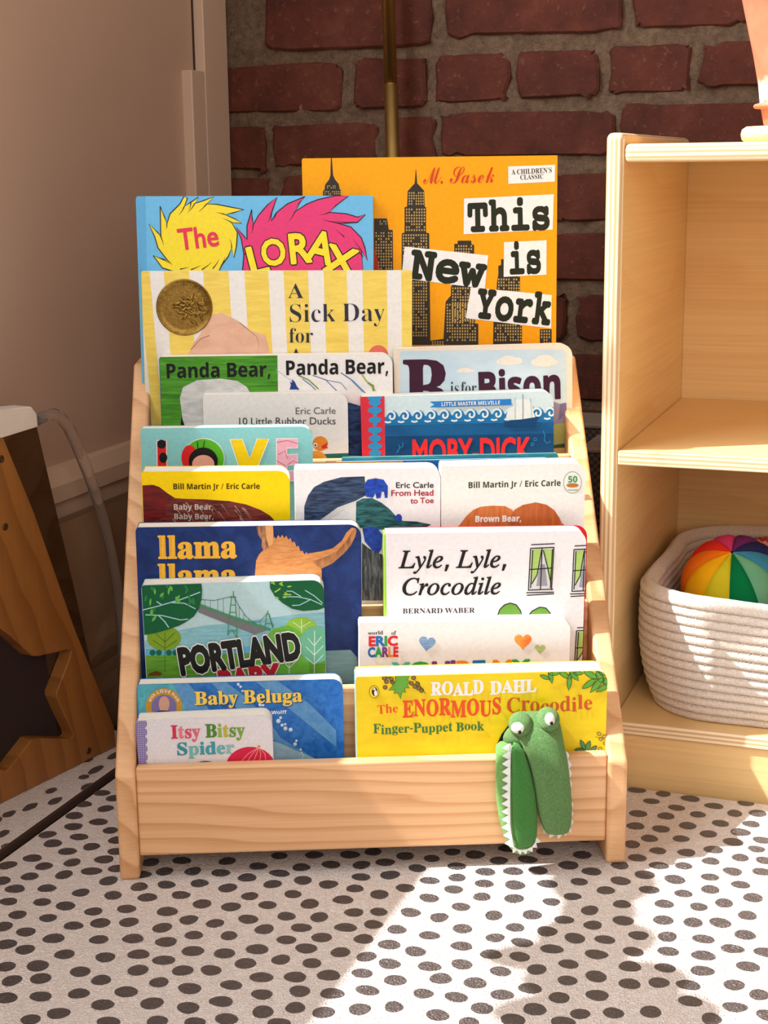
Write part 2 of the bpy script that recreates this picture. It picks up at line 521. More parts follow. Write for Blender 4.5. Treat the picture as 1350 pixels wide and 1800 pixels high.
# ------------------------------------------------------------------ bookcase
AY = R(2.8)
S0 = Vector((-.2213, 1.1728, 0))
S1 = Vector((math.cos(AY), math.sin(AY), 0))
S2 = Vector((-math.sin(AY), math.cos(AY), 0))
def WS(x, y, z): return S0 + S1 * x + S2 * y + ZV * z
SHELF = Matrix((S1, S2, ZV)).transposed().to_4x4()
SHELF.translation = S0
PINE_F = WOOD('pine_front', (234, 186, 138), (204, 146, 96), axis=(0.03, 0, 1.0), bands=82, dist=1.0, grain=(2.2, 8, 22), fine=(5, 220, 420), amount=.75, sharp=(.45, .93))
PINE_S = WOOD('pine_side', (232, 184, 136), (202, 146, 98), axis=(0.8, 0.3, 0.75), bands=34, dist=1.3, grain=(9, 9, 9), fine=(60, 60, 500), amount=.75, sharp=(.3, .9))
case = thing('bookcase', 'pine front-facing tiered bookcase full of picture books on the spotted mat', 'bookcase', SHELF)
WID = .4207
PT = .0165
for x0 in (0.0, WID - PT):
    bm = bmesh.new()
    prof = [(0, .0), (0, .0915), (.278, .3935), (.335, .3935), (.335, 0)]
    prism(bm, [(x0, y, z) for y, z in prof], (PT, 0, 0), 0.0032, 0, 3)
    link('side_panel', bm, PINE_S, case)
LIPS = [(.003, .0965), (.052, .1446), (.1, .2005), (.151, .256), (.2015, .3115)]   # front y, top z of each rail
FLOORZ = [.043, .0895, .1455, .201, .2565]
for k, (y, zt) in enumerate(LIPS):
    bm = bmesh.new()
    if k == 0:
        box(bm, (PT, y, .0195), (WID - PT, y + .012, zt), 0.0022, 0, 3)
        link('front_board', bm, PINE_F, case)
    else:
        box(bm, (PT, y, FLOORZ[k - 1] + .0), (WID - PT, y + .0085, zt), 0.0018, 0, 2)
        link('tier_rail', bm, PINE_F, case)
for k in range(5):
    y0 = LIPS[k][0] + (.012 if k == 0 else .0085)
    y1 = LIPS[k + 1][0] if k < 4 else .326
    bm = bmesh.new()
    box(bm, (PT, y0, FLOORZ[k] - .0085), (WID - PT, y1, FLOORZ[k] - .0001), 0.0008)
    link('tier_shelf', bm, PINE_F, case)
bm = bmesh.new()
box(bm, (PT, .327, .05), (WID - PT, .334, .385), 0.001)
link('back_panel', bm, PINE_F, case)

# ------------------------------------------------------------------ lettering
# glyph outlines: font, character code, advance, then closed loops of x, y in thousandths of an em
_GD = [
(0, 44, 180, [28,-87,61,78,124,78,129,71,114,20,71,-87]),
(0, 47, 250, [7,0,185,480,243,480,64,0]),
(0, 48, 384, [191,-7,139,1,96,22,64,59,42,108,29,168,24,240,26,289,40,373,71,435,93,457,121,474,153,484,191,487,244,480,286,458,318,422,341,373,355,312,359,240,357,191,343,107,312,45,290,23,263,6,230,-3], [191,75,214,80,231,93,244,116,252,148,259,240,257,290,244,363,231,386,214,400,191,405,169,400,151,386,139,363,131,331,125,240,126,190,139,117,151,94,169,80]),
(0, 53, 384, [162,-7,91,0,33,19,33,107,93,85,137,77,186,78,209,84,241,109,249,128,251,152,241,192,208,216,155,224,92,216,83,214,42,235,60,480,320,480,320,394,149,394,140,300,187,306,230,304,279,289,301,277,333,240,344,217,353,161,348,112,332,71,305,38,268,13,220,-2]),
(0, 65, 463, [0,0,169,482,293,482,463,0,354,0,319,114,144,114,109,0], [170,199,295,199,234,398,232,407]),
(0, 66, 451, [60,0,60,480,268,477,317,468,355,453,382,430,398,399,404,358,395,309,370,272,330,251,360,242,385,225,404,199,414,162,410,99,395,65,369,37,333,16,291,4], [162,289,268,296,292,314,300,345,291,374,263,391,162,396], [162,84,228,84,277,92,302,115,310,149,302,180,276,202,254,207,162,209]),
(0, 67, 428, [255,-7,208,-3,168,7,133,24,103,47,80,76,49,149,39,239,42,286,65,367,85,402,111,431,141,455,177,472,218,483,288,485,335,477,404,453,371,370,317,392,264,402,228,397,198,382,175,358,157,325,147,285,147,191,156,152,172,120,195,97,226,83,264,78,323,85,386,103,386,18,324,-1]),
(0, 69, 376, [60,0,60,480,336,480,336,396,162,396,162,291,324,291,324,208,162,208,162,84,336,84,336,0]),
(0, 73, 261, [21,0,21,58,80,85,80,395,21,422,21,480,240,480,240,422,181,395,181,85,240,58,240,0]),
(0, 74, 222, [10,-141,-50,-134,-50,-49,-2,-56,20,-53,39,-43,57,-9,60,30,60,480,162,480,160,-8,143,-69,110,-110,65,-133]),
(0, 76, 379, [60,0,60,480,162,480,162,84,357,84,357,0]),
(0, 77, 633, [60,0,60,480,199,480,312,113,435,480,573,480,573,0,478,0,482,365,480,375,357,0,263,0,145,376,151,240,151,0]),
(0, 79, 535, [267,-7,218,-3,176,7,139,24,108,48,83,76,63,111,50,150,39,241,50,332,63,371,83,405,108,433,139,456,176,473,219,484,268,487,317,484,360,473,396,456,427,433,452,405,471,370,485,331,496,240,485,150,471,110,452,76,427,47,396,24,360,7,317,-3], [267,79,307,83,338,98,361,122,376,154,386,194,389,240,386,287,376,327,361,359,338,383,307,398,268,402,229,398,198,383,175,359,159,327,149,287,146,240,149,194,159,154,175,122,198,98,229,83]),
(0, 80, 422, [60,0,60,480,214,480,270,475,315,462,349,440,373,410,387,373,392,330,384,276,360,229,316,193,249,173,162,171,162,0], [162,254,222,256,245,261,278,285,286,303,289,326,280,365,253,388,208,396,162,396]),
(0, 82, 443, [60,0,60,480,260,476,308,464,345,444,371,416,386,380,390,315,379,278,346,237,302,209,443,0,330,0,216,184,162,184,162,0], [162,267,225,268,249,274,279,296,289,333,286,354,266,382,223,395,162,396]),
(0, 83, 370, [167,-7,118,-4,73,6,31,22,31,117,126,83,197,79,215,84,237,102,244,128,241,145,217,172,114,225,77,253,48,293,36,350,41,390,56,423,80,450,113,470,152,482,199,486,270,478,341,453,308,373,232,398,178,400,151,388,143,378,136,353,138,337,158,313,271,253,305,227,337,178,343,133,338,93,323,59,297,31,262,10,219,-2]),
(0, 84, 389, [144,0,144,395,13,395,13,480,375,480,375,395,245,395,245,0]),
(0, 86, 437, [163,0,0,480,103,480,195,188,218,89,243,194,334,480,437,480,273,0]),
(0, 87, 649, [122,0,0,480,100,480,167,193,185,92,207,211,277,480,373,480,445,202,465,92,471,132,549,480,649,480,527,0,412,0,345,258,324,364,304,257,238,0]),
(0, 97, 406, [142,-7,84,6,60,22,43,44,32,73,28,109,33,145,46,174,69,196,101,212,142,222,256,228,256,244,249,276,229,294,181,299,129,287,95,273,62,341,105,359,152,370,203,374,248,371,286,360,316,342,338,317,351,285,355,244,355,0,285,0,263,50,214,7,170,-5], [179,66,218,75,246,100,253,118,256,170,166,160,139,139,133,125,132,95,144,76]),
(0, 98, 425, [254,-7,229,-5,190,8,152,40,146,40,129,0,52,0,52,510,152,510,148,319,192,358,210,366,257,373,295,368,328,352,357,325,378,288,391,241,395,184,391,126,378,79,356,42,327,15,293,-1], [226,75,245,78,275,103,291,152,293,185,291,218,274,266,244,290,224,293,183,283,170,269,155,226,152,185,159,125,168,103,182,87,201,78]),
(0, 99, 345, [201,-7,151,-2,109,13,75,39,50,75,35,122,30,181,33,223,40,260,70,317,91,337,145,364,176,371,234,373,276,366,324,349,295,271,251,287,210,293,167,281,141,244,132,182,135,148,153,101,187,77,249,78,313,106,313,21,265,0]),
(0, 100, 425, [169,-7,130,-1,97,15,69,41,47,78,35,125,30,183,35,240,48,288,69,325,98,352,132,368,171,373,218,367,252,347,277,320,273,510,373,510,373,0,296,0,277,48,273,48,233,9,193,-5], [203,73,248,84,262,98,277,141,279,182,272,242,263,264,249,280,229,289,202,292,182,289,165,279,140,242,134,214,134,148,140,121,165,85]),
(0, 101, 397, [218,-7,151,2,121,14,73,50,54,76,41,106,30,181,33,221,52,288,69,314,113,352,170,371,203,373,251,369,291,354,324,330,348,297,363,256,368,158,132,158,143,110,157,92,197,71,267,71,347,97,347,19,290,0], [134,225,274,225,266,265,257,280,226,300,186,300,156,283,145,269]),
(0, 102, 260, [69,0,69,291,13,291,13,340,69,367,76,447,84,466,111,494,173,513,235,512,279,502,290,498,265,425,230,433,196,433,178,422,170,402,169,367,255,367,255,291,169,291,169,0]),
(0, 104, 441, [52,0,52,510,152,510,148,320,153,320,181,350,217,368,259,373,296,370,328,359,355,342,375,316,387,282,391,0,291,0,291,214,284,258,265,285,232,293,205,290,184,280,170,262,160,238,152,173,152,0]),
(0, 105, 205, [103,412,64,423,55,432,48,461,50,478,64,500,103,510,141,500,150,491,157,461,150,432,141,423], [52,0,52,367,152,367,152,0]),
(0, 108, 205, [52,0,52,510,152,510,152,0]),
(0, 109, 660, [52,0,52,367,129,367,142,320,148,320,160,337,194,361,234,372,280,372,323,360,355,336,366,320,375,320,403,350,442,368,483,373,521,370,553,359,577,342,595,316,606,282,609,239,609,0,509,0,509,214,503,258,485,285,454,293,430,290,411,281,388,244,381,184,381,0,281,0,281,214,275,258,256,285,226,293,201,290,182,280,168,262,159,238,152,173,152,0]),
(0, 110, 441, [52,0,52,367,129,367,142,320,148,320,177,350,217,368,261,373,297,370,329,359,355,342,375,316,387,282,391,239,391,0,291,0,289,238,277,274,265,285,232,293,204,290,184,280,169,262,160,238,152,173,152,0]),
(0, 111, 416, [207,-7,144,3,116,15,70,54,40,111,30,184,36,240,51,287,78,324,114,352,157,368,209,373,272,364,325,334,346,313,375,257,385,184,380,128,364,81,337,43,302,15,258,-1], [208,74,232,77,251,86,266,102,276,123,283,184,276,244,266,266,251,281,232,290,208,293,184,290,164,281,150,266,140,244,132,184,134,151,150,102,164,86,184,77]),
(0, 114, 305, [52,0,52,367,128,367,143,305,148,305,175,339,212,364,257,373,291,371,283,277,237,279,205,271,178,254,159,227,152,187,152,0]),
(0, 115, 334, [152,-7,86,-2,31,15,31,97,95,75,155,66,187,70,208,89,209,104,200,120,74,185,49,207,35,235,30,271,35,303,48,328,70,348,99,362,134,371,198,373,261,361,304,345,274,273,190,299,149,297,135,289,130,270,140,255,244,206,286,175,303,147,308,109,304,75,291,46,269,23,238,7,199,-3]),
(0, 116, 291, [178,-7,119,4,90,25,78,41,65,86,63,291,15,291,15,334,71,367,99,445,163,445,163,367,266,367,266,291,163,291,163,115,169,92,184,78,207,73,270,85,270,10,230,-2]),
(0, 119, 575, [111,0,7,367,106,367,151,192,169,84,187,187,233,367,343,367,390,173,402,84,406,93,423,192,470,367,568,367,463,0,354,0,288,290,218,0]),
(0, 121, 382, [74,-161,23,-156,23,-77,62,-81,99,-72,124,-48,146,3,0,367,109,367,182,151,191,97,207,161,275,367,382,367,211,-82,191,-110,166,-133,138,-148]),
(1, 39, 188, [73,462,115,462,138,599,138,716,50,716,50,599]),
(1, 45, 323, [283,267,40,267,40,174,283,174]),
(1, 48, 500, [470,341,442,525,366,647,250,691,134,647,58,525,30,341,58,157,134,35,250,-9,366,35,442,157], [372,341,357,203,315,115,250,84,185,115,143,203,128,341,143,479,185,567,250,598,315,567,357,479]),
(1, 49, 500, [300,682,202,682,202,0,300,0]),
(1, 65, 667, [362,686,293,686,0,0,100,0,186,201,476,201,567,0,667,0], [326,536,436,289,224,289]),
(1, 66, 563, [75,0,309,0,446,29,520,97,543,182,523,265,467,326,379,362,438,397,472,445,483,508,461,591,393,656,273,682,75,682], [173,594,263,594,334,581,371,546,382,499,366,438,318,402,238,390,173,390], [173,302,291,302,376,288,426,251,442,196,430,145,385,105,296,88,173,88]),
(1, 67, 708, [656,635,570,667,493,685,422,691,229,644,97,517,48,331,87,179,207,47,416,-9,513,-1,593,20,663,51,663,158,584,116,504,90,425,81,281,114,184,205,149,340,185,474,281,567,421,601,498,593,575,570,656,530]),
(1, 68, 750, [76,0,342,0,536,50,660,175,704,341,666,501,547,629,341,682,76,682], [174,594,325,594,482,559,573,467,603,341,582,238,499,135,330,88,174,88]),
(1, 69, 500, [462,682,75,682,75,0,471,0,471,88,173,88,173,300,452,300,452,388,173,388,173,594,462,594]),
(1, 70, 469, [440,682,76,682,76,0,174,0,174,317,440,317,440,405,174,405,174,594,440,594]),
(1, 72, 729, [653,682,555,682,555,385,173,385,173,682,75,682,75,0,173,0,173,297,555,297,555,0,653,0]),
(1, 73, 250, [174,682,76,682,76,0,174,0]),
(1, 75, 656, [285,359,582,682,460,682,173,370,173,682,75,682,75,0,173,0,173,337,520,0,655,0]),
(1, 76, 490, [172,682,74,682,74,0,480,0,480,88,172,88]),
(1, 77, 781, [709,682,618,682,391,402,165,682,73,682,73,0,171,0,171,531,383,267,399,267,611,531,611,0,709,0]),
(1, 78, 781, [706,682,614,682,614,154,152,682,74,682,74,0,166,0,166,525,622,0,706,0]),
(1, 79, 823, [45,341,90,168,216,41,409,-9,607,41,734,168,778,341,733,516,606,642,411,691,218,642,91,516], [146,341,181,475,275,567,411,601,548,567,642,475,677,341,642,207,548,115,411,81,275,115,181,207]),
(1, 80, 510, [70,682,70,0,168,0,168,295,270,295,400,321,475,389,500,486,477,585,405,655,283,682], [168,594,283,594,353,578,389,539,399,490,384,432,343,396,279,383,168,383]),
(1, 82, 604, [77,682,77,0,175,0,175,296,216,296,265,287,321,243,397,140,487,0,604,0,538,94,462,213,414,276,359,324,421,363,460,419,473,491,446,593,368,659,249,682], [175,598,238,598,315,586,358,550,372,495,361,441,320,400,238,384,175,384]),
(1, 84, 604, [587,682,17,682,17,594,253,594,253,0,351,0,351,594,587,594]),
(1, 85, 708, [648,682,550,682,547,226,534,176,507,136,468,108,415,88,347,81,291,87,242,107,200,139,176,172,163,215,159,279,159,682,61,682,61,258,103,106,207,19,345,-9,514,26,615,122,648,268]),
(1, 86, 604, [604,682,507,682,303,203,98,682,0,682,295,-6,315,-6]),
(1, 88, 708, [687,682,569,682,356,422,142,682,23,682,296,353,2,0,121,0,356,282,588,0,706,0,415,353]),
(1, 89, 604, [301,447,118,682,0,682,253,361,253,0,351,0,351,360,604,682,486,682]),
(1, 97, 427, [411,80,364,56,349,65,347,310,325,394,267,442,184,458,124,451,75,431,35,397,35,300,80,342,128,366,177,374,222,366,249,340,258,271,107,214,50,172,26,101,40,47,78,7,136,-9,177,-4,217,11,257,37,270,11,292,-4,325,-9,351,-6,411,26], [258,91,207,58,180,54,147,62,124,84,116,117,136,162,187,195,258,222]),
(1, 98, 500, [148,682,59,682,59,25,109,7,166,-5,226,-9,355,20,437,103,466,234,441,349,372,429,272,458,229,454,187,440,148,417], [148,332,183,359,216,374,250,378,316,358,359,304,375,221,357,145,309,94,238,75,148,89]),
(1, 99, 438, [393,427,310,454,263,458,145,428,68,345,41,216,70,99,150,20,269,-9,365,4,403,17,403,105,322,78,284,75,204,93,151,144,132,224,150,304,197,357,269,376,307,372,347,359,393,332]),
(1, 100, 510, [451,682,362,682,362,440,328,450,268,458,152,429,73,351,44,235,71,110,146,29,262,0,451,0], [362,75,272,75,191,94,148,147,135,222,153,304,203,358,279,378,307,376,362,361]),
(1, 101, 479, [438,130,386,101,334,82,281,76,207,91,156,136,130,211,446,211,422,349,354,431,251,458,141,429,68,350,41,230,66,113,140,25,259,-9,327,-3,384,14,438,44], [132,270,154,330,194,368,253,381,308,367,343,329,358,270]),
(1, 104, 500, [150,682,61,682,61,0,150,0,150,322,189,360,225,381,262,387,309,373,339,336,350,278,350,0,439,0,439,275,419,377,365,438,286,458,237,450,191,427,150,390]),
(1, 105, 219, [154,449,65,449,65,0,154,0], [163,585,156,612,137,631,110,638,83,631,64,612,57,585,64,558,83,539,110,532,137,539,156,558]),
(1, 107, 479, [460,449,354,449,155,229,380,0,500,0,268,229], [151,682,62,682,62,0,151,0]),
(1, 108, 219, [154,682,65,682,65,0,154,0]),
(1, 109, 771, [59,449,59,0,148,0,148,326,183,360,219,378,260,383,301,372,330,338,341,279,341,0,430,0,430,326,464,356,498,376,530,383,577,371,610,335,623,278,623,0,712,0,712,282,694,375,642,436,563,458,504,447,455,418,413,377,378,422,332,449,279,458,237,451,193,428,148,390,148,449]),
(1, 111, 552, [273,458,152,427,68,346,36,229,67,106,150,22,273,-9,400,21,485,104,516,229,484,347,399,428], [272,378,351,358,405,306,425,228,406,144,353,90,272,71,196,91,145,146,127,229,146,306,197,358]),
(1, 114, 396, [69,449,69,0,158,0,158,235,173,305,212,354,267,373,292,367,321,352,350,329,397,406,361,435,326,452,290,458,248,447,204,410,160,346,158,449]),
(1, 115, 385, [324,421,278,442,234,454,192,458,114,443,62,401,44,336,98,240,200,177,254,120,245,93,221,76,188,69,147,75,97,95,41,128,41,32,95,8,145,-5,197,-9,273,8,326,54,345,123,335,165,303,205,146,317,135,339,142,360,163,375,194,380,231,375,275,360,324,333]),
(1, 116, 333, [167,542,0,379,0,369,78,369,78,132,94,59,143,10,224,-9,258,-5,332,21,332,104,263,75,231,71,203,77,178,98,167,139,167,369,309,369,309,449,167,449]),
(1, 117, 500, [437,0,437,449,348,449,348,128,316,93,280,72,241,65,190,77,159,110,149,164,149,449,60,449,60,170,80,73,134,12,215,-9,261,-1,307,22,348,57,348,0]),
(2, 39, 151, [57,306,44,480,107,480,94,306]),
(2, 45, 216, [27,154,27,206,189,206,189,154]),
(2, 65, 437, [-9,0,-9,18,24,30,41,55,206,466,224,465,403,47,420,25,443,18,443,0,229,0,229,18,259,21,277,30,283,46,253,132,103,132,75,48,80,32,96,21,128,18,128,0], [113,161,242,161,177,319]),
(2, 66, 443, [16,0,16,17,36,20,62,32,73,60,75,369,72,401,65,421,51,433,15,439,15,455,220,455,318,444,377,409,396,351,384,302,348,268,287,247,360,223,404,185,418,132,413,93,397,61,371,35,335,15,291,4,238,0], [182,252,245,261,263,272,275,290,285,345,278,395,269,412,239,431,203,433,188,425,182,391], [222,24,268,35,283,49,299,95,298,162,290,188,277,208,258,221,231,228,182,231,183,51,190,33]),
(2, 67, 468, [257,-11,213,-7,174,3,137,20,105,43,78,71,56,104,39,142,29,184,30,273,39,314,56,351,79,384,106,412,139,435,176,452,216,462,259,465,328,454,381,436,402,439,413,449,419,465,437,465,437,308,420,308,403,347,356,407,328,427,298,439,265,443,198,419,157,347,144,226,159,114,203,46,278,24,305,26,358,45,383,61,428,106,447,89,395,33,332,0]),
(2, 68, 496, [20,0,20,17,63,30,69,39,74,75,72,397,61,426,35,437,15,439,15,455,222,455,296,449,357,429,405,396,440,351,461,295,468,228,441,101,362,25,228,0], [222,24,262,30,295,47,319,75,337,115,347,166,351,229,336,342,294,410,223,433,197,429,185,415,182,385,183,55,190,34]),
(2, 69, 442, [14,0,14,17,35,18,62,30,74,57,75,78,74,394,62,425,36,437,16,439,16,455,399,455,399,320,383,320,375,357,361,386,340,406,312,420,276,428,219,430,189,422,183,400,183,246,221,248,243,256,259,269,281,313,288,345,304,345,304,118,287,118,273,181,254,206,225,218,183,222,183,67,187,42,201,31,230,28,313,39,335,48,371,75,411,143,430,143,402,0]),
(2, 70, 404, [15,0,15,17,36,20,62,34,73,62,75,375,73,396,61,423,14,439,14,455,394,455,394,320,377,320,355,385,328,412,310,420,261,430,200,429,186,421,182,247,217,250,256,270,278,314,284,347,302,347,302,118,285,118,269,181,257,200,239,213,217,221,182,224,182,81,188,43,210,24,257,17,257,0]),
(2, 72, 523, [15,0,15,17,36,20,62,32,73,59,75,81,73,398,62,424,51,431,16,439,16,455,242,455,242,439,204,432,187,415,182,379,182,251,342,251,340,406,328,428,298,437,282,439,282,455,507,455,507,439,461,424,451,399,449,379,451,60,461,33,471,25,507,17,507,0,282,0,282,17,318,24,336,41,342,81,342,221,182,221,182,81,187,43,205,24,242,17,242,0]),
(2, 73, 261, [13,0,13,17,61,32,74,56,75,75,74,405,63,427,13,439,13,455,244,455,244,439,196,427,184,405,183,77,192,37,206,26,246,17,246,0]),
(2, 76, 426, [15,0,15,17,36,20,62,32,73,59,75,81,73,399,62,425,51,432,16,439,16,455,250,455,250,439,199,430,185,407,182,83,188,40,208,29,264,29,315,40,335,49,370,80,409,154,427,154,402,0]),
(2, 77, 634, [14,0,14,17,34,20,61,32,69,43,75,79,73,407,61,428,15,439,15,455,185,455,317,142,449,455,617,455,617,439,598,436,573,423,561,397,562,54,574,28,617,17,617,0,396,0,396,17,440,29,453,54,455,399,288,0,270,0,105,389,107,57,120,30,131,23,169,17,169,0]),
(2, 78, 494, [403,-11,107,350,108,57,119,31,129,24,167,17,167,0,18,0,18,17,54,23,67,33,76,79,76,388,31,435,18,439,18,455,156,455,391,169,389,404,376,427,331,439,331,455,480,455,480,439,443,432,433,425,423,398,422,-11]),
(2, 79, 525, [261,-11,198,-3,169,7,142,21,94,58,75,81,45,134,29,195,28,228,29,260,45,321,58,349,95,397,143,434,170,448,200,458,265,466,328,458,357,448,384,435,431,399,451,376,481,323,490,293,498,228,490,163,481,134,450,81,430,58,408,38,355,7,325,-3], [265,12,328,36,367,108,379,228,376,293,365,346,348,389,324,419,294,437,260,443,196,419,158,347,145,228,149,163,159,109,177,67,201,37,230,18]),
(2, 80, 418, [15,0,15,17,36,20,62,32,73,59,75,81,73,398,62,424,51,431,16,439,16,455,265,454,306,448,357,429,390,398,407,356,404,296,390,266,367,240,334,221,292,209,182,206,182,81,187,43,205,24,242,17,242,0], [182,230,231,232,255,240,272,253,283,271,292,329,285,387,275,406,261,420,241,428,204,430,185,418]),
(2, 82, 473, [15,0,15,17,36,20,62,32,73,59,75,81,73,398,62,424,51,431,16,439,16,455,278,452,329,442,367,426,395,403,412,372,417,334,406,285,372,248,315,224,439,40,459,21,480,17,480,0,338,0,201,212,182,212,183,59,194,32,205,24,242,17,242,0], [182,234,235,236,261,245,280,258,293,278,301,304,304,336,295,389,268,421,224,431,190,422,182,385]),
(2, 83, 390, [43,-11,43,158,62,158,91,77,111,50,136,30,164,19,197,15,241,24,269,51,279,89,273,117,255,140,127,210,77,253,62,276,50,332,52,358,67,403,80,421,115,449,160,464,213,464,300,445,310,447,320,466,339,466,339,319,322,319,305,365,280,402,231,438,194,445,173,443,155,437,128,413,122,398,121,364,127,349,151,325,300,247,342,204,355,171,359,133,357,106,339,58,304,21,254,-2,225,-8,170,-9,85,12,69,7,61,-11]),
(2, 84, 423, [92,0,92,17,130,23,142,31,154,59,156,433,116,430,88,420,65,403,47,380,35,352,29,318,11,318,11,455,410,455,410,317,394,317,375,382,333,420,263,433,265,58,276,30,305,19,328,17,328,0]),
(2, 85, 492, [248,-13,192,-8,147,6,114,29,91,61,78,103,73,155,72,398,61,424,50,431,15,439,15,455,240,455,240,439,202,432,189,422,181,394,181,140,183,104,191,74,203,51,221,35,245,25,275,22,340,37,379,83,392,159,391,398,379,423,368,431,328,439,328,455,474,455,474,439,442,429,433,421,424,396,422,181,418,118,403,69,380,32,346,7,302,-8]),
(2, 87, 611, [171,-11,27,407,8,433,-15,439,-15,455,181,455,181,439,157,435,145,427,141,400,223,153,301,353,274,423,258,434,229,439,229,455,439,455,439,439,413,436,398,427,394,405,474,166,548,397,544,425,529,434,503,439,503,455,624,455,624,439,602,429,581,396,446,-11,428,-11,316,309,190,-11]),
(2, 97, 344, [255,-10,226,-5,208,10,200,35,168,11,133,-4,95,-9,55,0,29,26,20,63,25,91,39,115,63,136,98,155,199,190,193,272,187,282,164,294,123,293,109,286,104,274,123,231,110,202,90,192,64,192,45,203,34,223,35,252,49,278,95,308,137,317,205,315,239,307,263,292,280,271,290,244,293,210,294,45,297,37,304,34,320,42,329,28,306,7,281,-6], [151,34,174,41,199,63,199,169,154,151,127,123,118,84,122,56,133,39]),
(2, 98, 361, [43,-11,42,407,37,428,8,439,8,455,138,455,138,279,162,301,190,314,221,318,265,310,284,299,315,266,335,221,340,195,340,133,323,75,291,30,246,0,192,-10,162,-6,133,7,105,28,53,-11], [183,14,204,18,220,30,232,49,244,114,239,228,220,267,204,277,184,280,164,275,147,262,138,242,138,69,143,38,158,20]),
(2, 99, 293, [156,-10,131,-8,87,11,67,26,38,68,21,120,19,150,29,210,55,260,96,297,146,317,175,319,230,310,265,283,274,265,276,233,266,215,248,205,214,209,201,225,194,286,185,294,169,297,138,285,118,248,112,187,115,142,123,105,137,76,156,55,178,42,204,38,227,42,250,53,271,72,285,60,248,21,205,-2]),
(2, 100, 370, [140,-10,117,-8,78,10,47,44,35,66,26,91,19,147,27,210,48,261,63,281,101,309,146,318,175,314,201,301,223,280,223,401,212,430,176,439,176,455,319,455,320,60,330,35,353,28,353,11,315,8,223,-10,223,39,201,12,173,-5], [171,28,202,41,223,76,223,242,214,262,186,279,155,277,141,267,130,250,119,193,119,115,130,58,140,42,153,32]),
(2, 101, 301, [154,-10,106,-1,85,10,50,45,27,95,19,157,28,215,51,263,87,298,109,309,157,318,193,314,224,301,249,280,268,251,279,216,283,166,117,166,127,97,154,56,199,42,225,47,248,62,270,86,285,73,248,27,205,-1], [116,192,201,192,198,261,186,288,161,297,136,286,121,255]),
(2, 102, 214, [15,0,15,16,34,19,47,30,52,73,52,277,16,277,16,310,52,310,56,386,67,413,85,436,109,452,139,461,174,465,222,456,253,432,261,417,262,386,244,360,224,355,203,360,186,381,186,400,197,433,190,442,159,437,150,419,148,390,148,310,203,310,203,277,148,277,149,47,158,26,199,16,199,0]),
(2, 103, 327, [146,-140,73,-132,48,-122,18,-92,14,-75,20,-54,38,-38,69,-26,44,-10,29,9,26,46,42,74,102,110,58,135,31,169,22,212,30,251,40,268,69,295,132,317,183,317,233,304,317,304,317,268,268,268,289,226,291,203,285,167,250,125,194,104,131,103,112,94,102,80,105,59,119,51,236,45,277,33,303,13,314,-18,311,-67,296,-92,272,-113,239,-128,197,-137], [157,124,183,134,190,146,199,211,190,276,183,288,157,297,143,295,124,276,114,211,124,146,132,134], [161,-116,218,-111,252,-94,263,-66,257,-47,238,-37,205,-34,97,-34,76,-58,76,-84,95,-103,133,-115]),
(2, 104, 381, [18,0,18,16,45,26,52,56,52,412,40,435,19,440,19,455,148,455,148,267,175,295,207,313,243,318,292,306,321,271,330,212,331,43,343,21,363,16,363,0,202,0,202,16,223,21,232,34,235,56,232,247,223,265,203,271,183,267,164,255,148,235,148,43,160,21,180,16,180,0]),
(2, 105, 198, [101,362,75,368,65,376,57,387,50,412,52,426,65,449,87,462,101,463,114,462,137,449,145,438,151,412,149,399,136,376], [18,0,18,16,45,26,52,43,52,252,50,278,41,289,20,293,21,310,148,310,149,43,160,21,180,16,180,0]),
(2, 107, 359, [17,0,17,16,45,26,52,56,52,412,42,434,20,439,21,455,148,455,148,169,242,269,240,287,206,293,206,310,345,310,345,293,297,278,222,209,346,34,365,18,376,16,376,0,211,0,211,16,237,23,238,37,163,147,148,134,148,43,160,21,180,16,180,0]),
(2, 108, 199, [18,0,18,16,45,26,52,56,52,398,50,421,42,434,20,439,20,455,148,455,149,43,160,21,180,16,180,0]),
(2, 109, 554, [18,0,18,16,45,26,52,56,52,266,40,289,19,294,19,310,146,310,146,265,173,294,204,312,237,318,277,312,305,293,320,261,348,293,381,312,418,318,465,306,494,271,504,212,507,33,516,21,536,16,536,0,377,0,377,16,403,26,410,56,407,247,398,265,389,270,358,268,324,237,325,44,336,21,356,16,356,0,199,0,199,16,225,26,232,56,229,247,220,265,199,271,180,267,162,255,146,235,147,44,158,21,177,16,177,0]),
(2, 110, 381, [18,0,18,16,45,26,52,56,52,266,40,289,19,294,19,310,148,310,148,267,175,296,207,313,243,318,292,306,321,271,330,212,331,43,343,21,363,16,363,0,202,0,202,16,223,21,232,34,235,56,232,247,223,265,203,271,183,267,164,255,148,235,148,43,160,21,180,16,180,0]),
(2, 111, 336, [169,-10,114,-1,69,27,52,47,27,96,19,154,27,213,38,239,69,281,114,309,168,318,222,309,245,298,283,263,308,214,317,154,308,94,284,46,245,11,222,-1], [169,11,186,14,209,39,217,81,220,154,218,206,208,271,198,286,185,296,169,299,151,296,138,286,128,271,122,245,117,154,120,82,128,39,152,14]),
(2, 112, 371, [17,-139,17,-124,34,-120,48,-107,52,-64,52,261,46,283,19,295,19,310,143,310,143,263,166,294,195,313,230,319,253,317,293,298,323,264,343,216,348,189,348,128,334,72,308,28,272,0,227,-10,196,-5,170,9,148,32,152,-99,167,-118,197,-123,197,-139], [195,28,214,32,229,42,247,84,253,154,241,248,232,265,218,275,199,278,179,273,162,259,148,235,148,69,160,46,176,33]),
